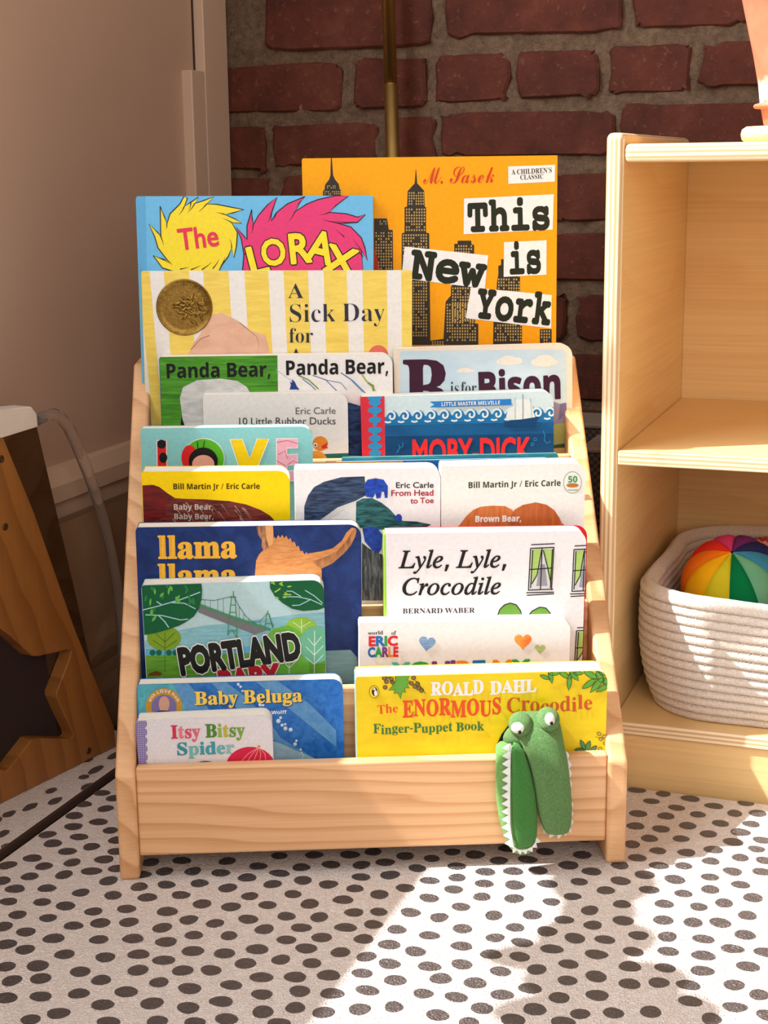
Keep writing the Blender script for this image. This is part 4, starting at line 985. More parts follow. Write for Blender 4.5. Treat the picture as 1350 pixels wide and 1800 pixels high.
# striped book with medal
sd = Book('pale picture book with yellow and white stripes and a round gold medal', (249, 476.5), (724.5, 475), Y5 + off(.0402, LE5), 4, LE5, .0055, PR(238, 236, 232), .0004, .0004, pages=2, crop=(220, 320, 2.596), spine=PR(236, 208, 96))
YS = BR((250, 224, 110), (240, 208, 92), 0, (40, 200, 40))
for a, b in ((60, 110), (175, 290), (355, 470), (543, 652), (722, 833), (905, 1010), (1082, 1193), (1260, 1320)):
    k = lambda x: x + 38 * (1 - x / 1400.0) * 1.8
    sd.poly([(a, 395), (b, 395), (k(b), 1110), (k(a), 1110)], YS, 1)
sd.poly([(285, 790), (310, 740), (345, 690), (375, 640), (405, 603), (440, 596), (500, 625), (545, 655), (575, 678), (640, 700), (656, 760), (656, 1100), (285, 1100)], BR((236, 192, 166), (226, 178, 150), .6, (60, 90, 60)), 2)
sd.stroke([(520, 640), (560, 672), (600, 705), (612, 745), (600, 790)], 3, PR(150, 100, 84), 3, True)
sd.stroke([(300, 765), (345, 715), (385, 700)], 3, PR(160, 110, 92), 3)
NV = PR(52, 52, 66)
sd.text('b', 'A', (743, 530), (814, 530), 66, NV, -.006)
sd.text('b', 'Sick Day', (743, 640), (1186, 634), 82, NV, -.008)
sd.text('b', 'for', (746, 733), (858, 733), 66, NV, -.006)
sd.text('b', 'A', (745, 826), (816, 826), 66, NV, -.006)
sd.ell((1155, 790), 45, 46, PR(226, 112, 96), 2)
sd.done()
# medal
c = sd.L((270, 572))
rad = 131 / 2.596 * sd.pxl()
GOLD = PL('gold_foil', (138, 108, 50), .33, .5, .9, var=.3, nscale=300, bump=.35, bscale=700, bdist=.0006)
bm = bmesh.new()
lathe(bm, [(rad, 0.0001), (rad, .0003), (rad * .985, .001), (rad * .95, .001), (rad * .92, .0003), (rad * .75, .00035), (.0005, .0004)], 60, 0, (c[0], c[1], 0))
rg = random.Random(3)
for k in range(34):
    a, r = rg.uniform(0, 6.28), rad * .58 * math.sqrt(rg.random())
    p = Vector((c[0] + r * math.cos(a), c[1] + r * math.sin(a) * .8, .0005))
    g = rg.uniform(-.9, .9)
    q = [p]
    for i in range(4):
        q.append(q[-1] + Vector((math.cos(g), math.sin(g), 0)) * rad * .09)
        g += rg.uniform(-.7, .7)
    tube(bm, q, [.0005, .0013, .0016, .0012, .0004], 8)
word = 'THE CALDECOTT MEDAL'
for i, chh in enumerate(word):
    if chh == ' ': continue
    a = math.pi * (0.88 - .76 * i / (len(word) - 1))
    up = Vector((math.cos(a), math.sin(a)))
    e = Vector((up.y, -up.x))
    sc = rad * .15 / CAPH['b']
    A = Vector(c) + up * rad * .74
    for g in GLYPH['b', chh][1]:
        fl = [p for Lp in g for p in Lp]
        for t in tessellate_polygon([[Vector((x, y, 0)) for x, y in Lp] for Lp in g]):
            P = []
            for i_ in t:
                q = A + e * ((fl[i_][0] - .25) * sc * .9) + up * (fl[i_][1] * sc)
                P.append(bm.verts.new((q.x, q.y, .00062)))
            bm.faces.new(P)
med = link('medal_sticker', bm, GOLD, sd.root)
med['label'] = 'round embossed gold medal'
# green and white bear book
pa = Book('wide board book with a green left half and a white right half under black lettering', (280.5, 627.5), (690, 622), Y5 + off(.0186, LE5), 4, LE5, .0205, WHITE, .001, .010, pages=4, crop=(240, 600, 2.8125), spine=PR(46, 96, 140))
pa.poly([(114, 74), (696, 66), (703, 430), (122, 440)], BR((98, 178, 56), (44, 116, 22), .12, (25, 420, 40), .3, .7), 1)
pa.text('s', 'Panda Bear,', (143, 182), (668, 173), 71, BLACK, .004)
pa.text('s', 'Panda Bear,', (733, 167), (1250, 158), 71, BLACK, .004)
pa.poly([(235, 440), (222, 340), (214, 280), (230, 226), (300, 192), (420, 184), (500, 196), (545, 225), (566, 262), (570, 440)], BR((226, 228, 226), (196, 200, 200), .9, (60, 160, 60)), 2)
pa.poly([(222, 370), (238, 415), (240, 440), (216, 440)], BLACK, 3)
BL, GN = PR(70, 110, 170), PR(120, 150, 70)
pa.poly([(1030, 300), (1060, 305), (1115, 322), (1115, 565), (1030, 565)], BR((22, 46, 92), (52, 96, 160), .9, (60, 200, 60)), 2)
pa.poly([(757, 238), (763, 215), (758, 200), (770, 205), (768, 186), (782, 200), (792, 222), (806, 238)], PR(36, 70, 140), 2)
for q, wd, m_ in (([(800, 168), (850, 190), (900, 236)], 6, GN), ([(820, 185), (860, 215), (885, 240)], 4, BL), ([(870, 168), (935, 190), (990, 245)], 4, BL), ([(930, 190), (1010, 205), (1040, 240)], 3, BL), ([(1010, 155), (1070, 195), (1130, 255)], 5, BL), ([(1060, 190), (1090, 220), (1120, 250)], 6, PR(110, 160, 205)), ([(1115, 165), (1135, 195), (1165, 225), (1180, 245)], 9, PR(170, 190, 110)), ([(1145, 205), (1170, 220), (1170, 245)], 10, GN), ([(690, 140), (760, 190), (800, 245)], 3, PR(170, 190, 215))):
    pa.stroke(q, wd, m_, 2)
pa.done()
# bison book
bi = Book('cream-edged board book with pale sky and big maroon letters, back right', (692.7, 613), (1006, 604.5), Y5 + off(.0222, LE5), 4, LE5, .0175, PR(232, 220, 204), .001, .0105, pages=6, crop=(600, 590, 2.935))
bi.poly([(303, 88), (312, 80), (1140, 72), (1160, 84), (1162, 620), (303, 620)], BR((190, 216, 232), (204, 224, 234), 0, (30, 60, 30)), 1)
CL = PR(232, 224, 214)
for x, y, rx, ry in ((862, 128, 42, 26), (830, 134, 30, 16), (905, 130, 30, 18), (1050, 130, 50, 32), (1010, 138, 32, 20), (1090, 138, 28, 16), (640, 178, 36, 13), (615, 182, 22, 9), (668, 182, 20, 9)): bi.ell((x, y), rx, ry, CL, 2)
MRN = PR(62, 28, 50)
bi.text('b', 'B', (318, 430), (560, 425), 298, MRN, .01, 3)
bi.text('b', 'is', (560, 300), (608, 300), 62, PR(58, 52, 56), -.005)
bi.text('b', 'for', (615, 300), (697, 300), 62, PR(58, 52, 56), -.005)
bi.text('s', 'Bison', (700, 345), (1140, 322), 152, MRN, .014)
bi.poly([(1080, 470), (1094, 340), (1128, 352), (1160, 345), (1162, 470)], PR(150, 140, 172), 2)
bi.poly([(1128, 352), (1160, 345), (1162, 395), (1120, 440)], PR(120, 110, 150), 3)
bi.poly([(1080, 470), (1110, 455), (1162, 445), (1162, 560), (1080, 560)], PR(172, 176, 104), 3)
bi.poly([(1080, 565), (1162, 555), (1162, 580), (1080, 590)], PR(60, 90, 60), 4)
bi.poly([(1080, 582), (1162, 576), (1162, 620), (1080, 620)], PR(210, 180, 110), 4)
bi.done()
# ducks book
du = Book('small white board book with grey lettering and an orange duck at its corner', (357.5, 694.5), (611, 690.5), Y5, 4, LE5, .018, PR(242, 240, 238), .001, .010, pages=5, crop=(240, 600, 2.8125))
du.text('g', 'Eric Carle', (783, 360), (986, 358), 33, PR(96, 94, 100), .0)
du.text('g', '10 Little Rubber Ducks', (497, 412), (986, 410), 35, PR(72, 70, 76), .003)
du.ell((908, 505), 38, 36, BR((248, 160, 52), (236, 130, 40), .5), 2)
du.ell((888, 590), 55, 48, BR((246, 176, 60), (234, 150, 46), .5), 2)
du.poly([(912, 518), (946, 500), (940, 516), (946, 528), (920, 531)], PR(214, 60, 40), 3)
du.ell((884, 512), 10, 11, WHITE, 3)
du.ell((884, 513), 4, 5, BLACK, 4)
du.poly([(860, 566), (930, 557), (1050, 552), (1050, 640), (860, 640)], BR((44, 120, 112), (30, 92, 88), .1), 1)
du.done()
# whaling book
mo = Book('blue sea board book with red lettering, a wave row and a beaded red spine strip', (635, 697.5), (973, 687), Y5, 4, LE5, .0215, PR(206, 226, 230), .001, .010, pages=6, crop=(600, 590, 2.935), spine=PR(216, 50, 66))
mo.poly([(90, 290), (222, 290), (226, 700), (104, 700)], PR(222, 52, 68), 2)
BB = PR(54, 150, 206)
for i, y in enumerate((320, 345, 385, 435, 487, 530, 570, 606, 650)):
    x = 172 + i * .3
    mo.ell((x, y), 32 if i % 2 else 36, 17, BB, 3)
    mo.ell((x, y + 21), 11, 12, BB, 3)
mo.poly([(222, 420), (1100, 398), (1100, 480), (226, 490)], PR(36, 126, 186), 1)
mo.poly([(224, 462), (1100, 444), (1100, 700), (228, 700)], BR((20, 84, 138), (26, 100, 156), 0, (20, 40, 20)), 2)
mo.poly([(226, 520), (1100, 505), (1100, 700), (228, 700)], BR((18, 66, 112), (20, 76, 126), 0, (20, 40, 20)), 3)
WV, WB = PR(226, 238, 240), PR(36, 126, 186)
n = 0
for i in range(13):
    x = 262 + i * 68.5
    if 880 < x < 1000: continue
    y = 416 - i * 1.5
    mo.poly([(x - 34, y + 34), (x - 30, y + 2), (x - 14, y - 24), (x + 6, y - 30), (x + 24, y - 18), (x + 34, y + 4), (x + 36, y + 34)], WB, 2)
    sp = []
    for k in range(17):
        a = -2.6 + k * .42
        r = 30 - k * 1.55
        sp.append((x - 4 + r * .86 * math.cos(a), y + r * .95 * math.sin(a)))
    mo.stroke(sp, 10, WV, 4)
    mo.stroke([(x - 38, y + 28), (x - 22, y + 32), (x - 6, y + 28)], 9, WV, 4)
mo.poly([(455, 340), (876, 326), (878, 357), (455, 370), (480, 355)], PR(44, 128, 200), 4)
mo.text('s', 'LITTLE MASTER MELVILLE', (515, 363), (820, 354), 19, WHITE, .0, 5)
mo.poly([(845, 436), (862, 372), (885, 365), (896, 332), (930, 326), (965, 330), (985, 352), (990, 392), (1004, 428)], PR(228, 236, 234), 5)
mo.stroke([(936, 302), (936, 430)], 3, PR(90, 90, 90), 6)
mo.stroke([(896, 318), (896, 430)], 2, PR(150, 150, 150), 6)
mo.stroke([(976, 320), (982, 430)], 2, PR(150, 150, 150), 6)
mo.poly([(838, 446), (1025, 416), (1004, 444), (998, 468), (845, 470)], PR(20, 70, 118), 6)
mo.text('g', 'MOBY-DICK', (362, 668), (975, 654), 128, PR(230, 52, 54), .03, 5)
for q in ([(1040, 490), (1050, 515), (1046, 540), (1060, 555), (1078, 545)], [(285, 605), (300, 580), (296, 560)], [(300, 580), (318, 570), (316, 550)]): mo.stroke(q, 6, PR(40, 120, 176), 5)
for x, y in ((985, 560), (1000, 535)): mo.ring((x, y), 9, 9, 3, PR(60, 140, 190), 5)
mo.done()
# ---- tier four ------------------------------------------------------------
Y4, LE4 = .1625, -1.0
LV = Book('small aqua board book with four big cut-out style letters', (247.5, 753.5), (549, 749.5), Y4, 3, LE4, .0135, PR(140, 210, 214), .0012, .010, pages=3, crop=(240, 600, 2.8125))
for q, m_ in (([(100, 490), (148, 489), (152, 690), (230, 690), (230, 730), (104, 730)], PR(220, 40, 44)), ([(462, 486), (522, 483), (560, 578), (596, 482), (655, 481), (592, 640), (530, 690)], PR(250, 216, 20)), ([(692, 481), (797, 480), (797, 527), (743, 528), (743, 560), (797, 558), (797, 610), (745, 612), (745, 640), (797, 640), (797, 690), (692, 690)], PR(244, 184, 206))):
    LV.poly(q, m_, 2, WHITE, 5)
LV.ell((124, 508), 22, 22, BLACK, 3)
LV.ell((132, 575), 20, 26, BLACK, 3)
LV.ell((332, 580), 104, 102, WHITE, 1)
LV.ell((332, 580), 100, 98, PR(88, 184, 40), 2)
LV.ell((262, 575), 40, 62, PR(220, 40, 44), 3)
LV.ell((330, 592), 72, 68, BLACK, 4)
LV.ell((330, 606), 55, 45, PR(244, 178, 160), 5)
LV.stroke([(304, 530), (300, 495)], 4, BLACK, 4)
LV.stroke([(330, 526), (336, 492)], 4, BLACK, 4)
for q in ([(692, 500), (745, 490), (797, 505)], [(700, 560), (735, 540), (745, 580)], [(745, 612), (775, 590), (797, 600)], [(692, 590), (730, 610), (745, 650)]): LV.stroke(q, 3, PR(214, 60, 90), 3)
LV.done()
A_ = Book('thin teal-covered book, only its top showing behind two white board books', (601.5, 804.5), (981.5, 796.5), Y4 + off(.0055, LE4), 3, LE4, .004, BR((72, 168, 168), (40, 128, 140), .1, (30, 200, 30)), .0006, .003, pages=2)
A_.done()
B_ = Book('thin blue-and-orange covered book, just its top strip showing behind two white board books', (573, 812.5), (967, 804.5), Y4, 3, LE4, .0045, BR((44, 120, 186), (30, 96, 160), .1, (30, 200, 30)), .0006, .006, pages=2, crop=(500, 790, 2.41))
B_.poly([(160, 40), (500, 30), (505, 90), (160, 100)], BR((232, 164, 78), (214, 140, 60), .1, (30, 200, 30)), 1)
B_.done()
# ---- tier three -----------------------------------------------------------
Y3, LE3 = .1145, -1.5
bb = Book('yellow board book with a dark brown furry shape, left of the middle tier', (249.5, 829.5), (509, 827.5), Y3, 2, LE3, .0225, PR(252, 218, 12), .0012, .010, pages=4, crop=(220, 800, 3.068))
bb.poly([(60, 165), (110, 162), (150, 160), (185, 172), (225, 203), (270, 232), (330, 236), (420, 238), (560, 248), (650, 265), (730, 295), (780, 325), (802, 348), (806, 480), (60, 480)], BR((86, 34, 32), (140, 62, 52), .6, (60, 420, 60)), 1)
bb.poly([(60, 165), (110, 162), (150, 160), (185, 172), (225, 203), (215, 330), (60, 400)], BR((132, 34, 34), (90, 30, 30), .2, (60, 300, 60)), 2)
rg = random.Random(8)
for k in range(26):
    x, y = rg.uniform(230, 640), rg.uniform(252, 400)
    bb.stroke([(x, y), (x + 18, y + 22), (x + 44, y + 60)], rg.uniform(2, 5), PR(196, 172, 160), 2, True)
bb.text('s', 'Bill Martin Jr / Eric Carle', (257, 184), (728, 182), 31, PR(62, 44, 18), .0)
bb.text('s', 'Baby Bear,', (260, 294), (477, 294), 31, PR(222, 214, 206), .0)
bb.text('s', 'Baby Bear,', (262, 345), (479, 345), 31, PR(206, 198, 192), .0)
bb.done()
hd = Book('white board book with dark blue brushed shapes, centre of the middle tier', (518, 825.5), (774.5, 822), Y3, 2, LE3, .0225, PR(240, 240, 242), .0012, .010, pages=5, crop=(500, 790, 2.41))
NB = BR((34, 48, 78), (84, 112, 150), .35, (70, 520, 60), .42, .75)
hd.poly([(84, 300), (84, 240), (100, 195), (125, 160), (165, 138), (240, 118), (340, 114), (344, 195), (300, 218), (225, 245), (160, 292), (120, 320)], NB, 2)
FB = BR((36, 84, 200), (30, 56, 150), .8, (160, 300, 100))
hd.poly([(338, 150), (352, 128), (385, 122), (420, 128), (438, 155), (437, 205), (425, 206), (422, 180), (412, 178), (408, 205), (390, 208), (385, 185), (375, 205), (345, 200)], FB, 3)
hd.poly([(302, 330), (304, 222), (330, 208), (370, 206), (410, 225), (445, 252), (470, 280), (500, 302), (560, 305), (622, 318), (600, 330), (520, 345), (400, 340)], BR((24, 62, 72), (64, 140, 140), 1.1, (70, 420, 60), .4, .7), 2)
hd.poly([(330, 335), (360, 325), (395, 335), (415, 360), (412, 420), (398, 440), (370, 425), (340, 390)], FB, 3)
hd.ell((484, 290), 14, 17, FB, 3)
hd.poly([(328, 395), (360, 420), (400, 440), (430, 450), (430, 640), (328, 640)], BR((60, 66, 74), (150, 158, 162), .25, (420, 50, 60), .45, .75), 2)
hd.text('g', 'Eric Carle', (470, 163), (633, 162), 24, BLACK, .012)
hd.text('g', 'From Head', (450, 197), (633, 195), 25, PR(168, 36, 50), .016)
hd.text('g', 'to Toe', (534, 229), (633, 227), 24, PR(168, 36, 50), .016)
hd.done()
br = Book('pale grey board book with an orange-brown double hump, right of the middle tier', (776, 819.5), (1029, 813.5), Y3, 2, LE3, .023, PR(236, 238, 234), .0012, .010, pages=5, crop=(500, 790, 2.41))
OB = BR((222, 132, 70), (190, 98, 48), 1.45, (260, 40, 60), .35, .7)
br.poly([(730, 335), (772, 280), (800, 256), (830, 243), (880, 238), (935, 240), (966, 256), (1000, 335)], OB, 2)
br.poly([(945, 335), (955, 285), (975, 255), (1010, 235), (1065, 224), (1110, 234), (1142, 256), (1165, 290), (1182, 335)], BR((206, 116, 60), (176, 86, 42), 1.45, (260, 40, 60), .35, .7), 3)
br.poly([(715, 335), (775, 305), (990, 320), (1182, 315), (1190, 420), (715, 420)], BR((206, 112, 62), (184, 92, 50), 1.45, (260, 40, 60)), 1)
br.text('s', 'Bill Martin Jr / Eric Carle', (777, 164), (1171, 154), 26, PR(54, 58, 36), .0)
br.text('s', 'Brown Bear,', (806, 307), (1004, 304), 26, WHITE, .018, 4)
br.ring((1220, 140), 39, 47, 2.2, PR(120, 150, 110), 3)
br.text('s', '50', (1200, 140), (1241, 139), 27, PR(60, 146, 70), .004)
br.ell((1220, 152), 26, 9, PR(186, 120, 56), 2)
br.stroke([(1200, 172), (1242, 171)], 3, PR(120, 150, 110), 3)
br.done()
# ---- tier two -------------------------------------------------------------
Y2, LE2 = .0635, -1.5
ll = Book('navy board book with mustard lettering and a tan furry mound', (239, 927.5), (635, 922), Y2 + off(.0186, LE2), 1, LE2, .0180, BR((24, 46, 104), (34, 62, 126), .4, (60, 60, 60)), .0022, .0105, pages=5, crop=(220, 800, 3.068))
TAN = BR((226, 160, 100), (196, 124, 68), 1.3, (90, 420, 60), .35, .7)
mound = [(690, 760), (700, 640), (706, 570), (722, 535), (756, 500)]
fx = []
for k in range(23):
    t = k / 22
    x = 760 + 240 * t
    y = 492 - 62 * math.sin(math.pi * min(1, t * 1.15 + .06)) + 45 * t * t
    fx.append((x, y + (10 if k % 2 else -8)))
ll.poly(mound + fx + [(1035, 560), (1060, 620), (1060, 760)], TAN, 2)
ll.poly([(708, 388), (722, 382), (797, 378), (800, 430), (796, 470), (775, 500), (745, 515), (735, 490), (738, 460), (718, 430)], BR((206, 150, 104), (120, 80, 56), .1, (300, 60, 60)), 2)
ll.poly([(757, 382), (797, 378), (800, 430), (797, 478), (775, 492), (762, 450)], PR(226, 168, 112), 3)
ll.poly([(985, 530), (1060, 518), (1120, 502), (1168, 462), (1195, 415), (1222, 391), (1242, 394), (1248, 408), (1240, 440), (1215, 490), (1180, 530), (1120, 582), (1060, 612), (1020, 585)], BR((200, 140, 92), (150, 96, 58), .7, (300, 60, 60)), 2)
ll.poly([(985, 530), (1060, 518), (1120, 502), (1168, 462), (1195, 415), (1222, 391), (1240, 394), (1228, 404), (1190, 465), (1140, 520), (1070, 552), (1000, 575)], TAN, 3)
ll.poly([(1080, 1055), (1215, 1050), (1250, 1090), (1262, 1230), (1080, 1230)], BR((146, 186, 190), (126, 166, 176), .1), 1)
MU = PR(248, 192, 66)
for y in (556, 708):
    ll.text('b', 'llama', (178, y), (604, y - 5), 124, MU, .016)
    for x, h in ((204, 110), (258, 110)):
        for k in range(9): ll.stroke([(x - 11, y - 12 - k * 12), (x - 11, y - 18 - k * 12)], 2.4, PR(110, 76, 30), 4)
        for k in range(9): ll.stroke([(x + 11, y - 12 - k * 12), (x + 11, y - 18 - k * 12)], 2.4, PR(110, 76, 30), 4)
ll.done()
po = Book('green landscape board book with a suspension bridge and trees', (249, 1028.5), (569, 1019), Y2, 1, LE2, .018, PR(186, 220, 226), .0022, .010, pages=4, crop=(220, 900, 3.068))
DG, LF, TW = PR(20, 96, 58), PR(104, 184, 80), PR(168, 216, 220)
HL = BR((150, 206, 218), (126, 188, 204), .1)
po.poly([(90, 700), (300, 636), (440, 610), (540, 604), (640, 590), (860, 560), (960, 548), (1080, 540), (1080, 900), (90, 900)], HL, 1)
rg = random.Random(4)
for k in range(110):
    x, y = rg.uniform(310, 1060), rg.uniform(615, 740)
    po.stroke([(x, y), (x, y + 9)], 2.2, PR(112, 174, 190), 2)
po.poly([(90, 740), (420, 730), (1080, 720), (1080, 800), (90, 800)], PR(96, 176, 212), 2)
po.poly([(90, 775), (420, 768), (700, 760), (1080, 770), (1080, 960), (90, 960)], BR((112, 172, 52), (84, 148, 44), .1), 3)
po.poly([(700, 760), (740, 690), (800, 630), (880, 610), (940, 640), (980, 720), (1000, 900), (700, 900)], PR(108, 184, 64), 3)
po.ell((950, 622), 86, 54, PR(152, 200, 62), 2)
po.ell((1030, 715), 92, 100, PR(108, 182, 150), 4)
for x0, y0, x1, y1 in ((1020, 870, 1022, 640), (1020, 720, 985, 680), (1020, 720, 1060, 670), (1020, 770, 975, 725), (1020, 770, 1068, 720), (1020, 820, 970, 780), (1020, 820, 1068, 770), (950, 625, 905, 592), (950, 620, 1000, 590), (952, 650, 950, 575), (885, 870, 885, 800), (885, 840, 850, 800), (885, 840, 930, 795)): po.stroke([(x0, y0), (x1, y1)], 4.5, PR(206, 232, 220), 5)
po.ell((210, 680), 92, 66, PR(126, 164, 44), 3)
for x0, y0, x1, y1 in ((215, 860, 215, 650), (215, 700, 165, 655), (215, 700, 268, 650), (215, 735, 150, 690), (215, 735, 280, 690)): po.stroke([(x0, y0), (x1, y1)], 4, PR(72, 116, 36), 4)
for x in (148, 182, 236, 270): po.ell((x, 758), 16, 16, PR(24, 104, 74), 3)
# bridge
GB = PR(70, 150, 104)
po.poly([(395, 497), (560, 560), (780, 632), (700, 660), (520, 590), (395, 540)], PR(122, 122, 128), 5)
po.poly([(395, 490), (560, 552), (790, 628), (780, 640), (560, 566), (395, 503)], GB, 6)
for q in ([(575, 455), (562, 560), (553, 665)], [(592, 455), (600, 560), (604, 690)], [(566, 540), (600, 540)], [(570, 500), (597, 500)], [(556, 640), (604, 640)], [(584, 425), (584, 460)], [(566, 460), (600, 458)], [(553, 665), (575, 630), (604, 680)], [(764, 545), (752, 635)], [(776, 545), (796, 625)], [(757, 600), (788, 600)], [(770, 530), (770, 550)]): po.stroke(q, 5, GB, 7)
cab = [(400, 470), (480, 476), (560, 458), (586, 450), (610, 500), (650, 560), (690, 592), (725, 590), (768, 545), (790, 590), (800, 620)]
po.stroke(cab, 3, PR(56, 84, 80), 7)
for x, ya, yb in ((430, 473, 506), (460, 475, 518), (500, 473, 533), (530, 467, 545), (615, 508, 572), (640, 545, 580), (665, 575, 592), (700, 592, 606), (730, 588, 616)): po.stroke([(x, ya), (x, yb)], 2, PR(56, 84, 80), 7)
# trees in the corners
po.poly([(85, 385), (410, 376), (416, 420), (412, 470), (398, 520), (372, 560), (330, 590), (290, 612), (230, 632), (170, 650), (100, 662)], DG, 8)
po.poly([(780, 370), (1080, 360), (1080, 512), (1040, 526), (960, 532), (900, 520), (850, 490), (805, 450), (782, 410)], DG, 8)
def leaf(b, c, ln, wd, ang, m_, layer, line=None):
    ca, sa = math.cos(R(ang)), math.sin(R(ang))
    pts = []
    for t, q in ((-1, 0), (-.5, .8), (0, 1), (.5, .7), (1, 0), (.5, -.7), (0, -1), (-.5, -.8)):
        x, y = t * ln, q * wd
        pts.append((c[0] + x * ca - y * sa, c[1] + x * sa + y * ca))
    b.poly(pts, m_, layer, line, 2.5)
for q in ([(96, 526), (180, 505), (300, 470), (405, 430)], [(110, 552), (200, 556), (300, 580), (340, 575)], [(180, 555), (215, 590), (235, 620)], [(250, 486), (320, 490), (380, 520)], [(200, 500), (170, 480)]): po.stroke(q, 6, TW, 9)
for q in ([(1062, 498), (1000, 470), (930, 455), (850, 455)], [(1065, 490), (1020, 450), (970, 420)], [(1000, 470), (940, 500), (900, 502)], [(950, 455), (900, 425), (870, 425)]): po.stroke(q, 5, TW, 9)
for k in range(34):
    x, y = rg.uniform(110, 395), rg.uniform(392, 620)
    if y > 600 - (x - 100) * .35: continue
    leaf(po, (x, y), rg.uniform(14, 24), rg.uniform(5, 10), rg.uniform(30, 130), LF if k % 3 == 0 else PR(44, 132, 72), 10)
for k in range(12):
    x, y = rg.uniform(785, 900), rg.uniform(375, 470)
    leaf(po, (x, y), 14, 5, rg.uniform(-40, 40), PR(150, 196, 70), 10)
po.poly([(130, 868), (170, 855), (200, 868), (190, 880), (120, 882)], PR(110, 70, 36), 5)
po.text('g', 'PORTLAND', (300, 872), (952, 782), 140, PR(28, 32, 30), .062, 12, under=WHITE, ubold=.035)
po.text('g', 'BABY', (512, 972), (836, 930), 118, PR(186, 38, 50), .062, 12, under=WHITE, ubold=.035)
po.done()
ly = Book('white board book with large black italic lettering and a red edge on the right', (676, 937.5), (1031, 933), Y2 + off(.0165, LE2), 1, LE2, .0195, PR(236, 234, 238), .001, .010, pages=4, crop=(600, 900, 2.7), spine=PR(150, 200, 60), back=PR(214, 30, 50), bshift=.0042)
ly.poly([(196, 90), (209, 90), (216, 520), (203, 520)], PR(160, 210, 70), 1)
ly.text('i', 'Lyle, Lyle,', (276, 266), (790, 262), 84, BLACK, .010)
ly.text('i', 'Crocodile', (286, 394), (760, 389), 82, BLACK, .010)
ly.text('b', 'BERNARD WABER', (290, 482), (633, 478), 25, PR(50, 48, 54), .0)
def window_art(x, y, sx, sy):
    q = lambda a, b: (x + a * sx, y + b * sy)
    ly.poly([q(.12, .1), q(.95, .1), q(.85, .88), q(.05, .88)], PR(214, 214, 220), 1)
    ly.poly([q(.14, .12), q(.5, .1), q(.4, .5), q(.1, .8)], PR(170, 204, 110), 2)
    ly.poly([q(.58, .1), q(.93, .12), q(.9, .6), q(.8, .8)], PR(170, 204, 110), 2)
    ly.poly([q(.45, .4), q(.62, .4), q(.72, .82), q(.3, .82)], PR(150, 150, 160), 2)
    for s_ in ([(.12, .02), (.98, .0)], [(.1, .09), (.97, .07)], [(.1, .09), (.02, .9)], [(.95, .08), (.86, .9)], [(.18, .12), (.1, .86)], [(.9, .1), (.82, .86)], [(.52, .08), (.46, .88)], [(.06, .5), (.9, .47)], [(.5, .12), (.34, .6), (.14, .78)], [(.56, .12), (.74, .5), (.84, .76)], [(.0, .9), (.92, .88)], [(-.06, .95), (.95, .94)], [(-.04, 1.0), (.96, .97)]):
        ly.stroke([q(*p) for p in s_], 5, BLACK, 3)
window_art(885, 150, 130, 245)
window_art(1092, 156, 120, 245)
window_art(1104, 545, 120, 200)
ly.poly([(738, 500), (752, 462), (775, 440), (802, 432), (830, 440), (850, 468), (860, 500)], PR(104, 156, 60), 2, BLACK, 5)
ly.poly([(880, 500), (905, 470), (940, 452), (970, 455), (990, 478), (1000, 500)], PR(104, 156, 60), 2, BLACK, 5)
ly.done()
yo = Book('white board book with paper hearts and rainbow lettering, in front of the red-edged one', (631.5, 1094.5), (1003, 1089.5), Y2, 1, LE2, .0163, PR(240, 240, 243), .001, .009, pages=4, crop=(600, 900, 2.7))
cols = dict(r=PR(222, 44, 56), b=PR(40, 112, 190), g=PR(56, 164, 80), p=PR(130, 60, 140), o=PR(240, 140, 40), t=PR(90, 186, 160), y=PR(206, 206, 60))
yo.text('b', 'world', (127, 584), (199, 580), 19, BLACK, .0)
yo.text('b', 'of', (237, 583), (259, 582), 19, BLACK, .0)
yo.text('g', 'ERIC', (128, 635), (268, 632), 45, [cols['r'], cols['b'], cols['g'], cols['r']], .05)
yo.text('g', 'CARLE', (126, 687), (270, 684), 45, [cols['b'], cols['g'], cols['p'], cols['o'], cols['r']], .05)
def heart(c, s_, ang, m_):
    pts = []
    for k in range(30):
        t = 2 * math.pi * k / 30
        x = 16 * math.sin(t) ** 3 / 17
        y = -(13 * math.cos(t) - 5 * math.cos(2 * t) - 2 * math.cos(3 * t) - math.cos(4 * t)) / 17
        pts.append((c[0] + s_ * (x * math.cos(ang) - y * math.sin(ang)), c[1] + s_ * (x * math.sin(ang) + y * math.cos(ang))))
    yo.poly(pts, m_, 2)
heart((407, 622), 42, .15, BR((110, 150, 206), (150, 184, 222), .5))
heart((862, 612), 44, 0, BR((240, 120, 50), (246, 190, 80), 0, (30, 80, 30)))
heart((943, 648), 27, .05, BR((160, 186, 110), (190, 206, 140), .5))
yo.text('g', "YOU'RE MY", (245, 782), (890, 766), 68, [cols['t'], cols['g'], cols['p'], cols['p'], cols['o'], cols['b'], cols['o'], cols['o'], cols['g']], .05)
yo.done()
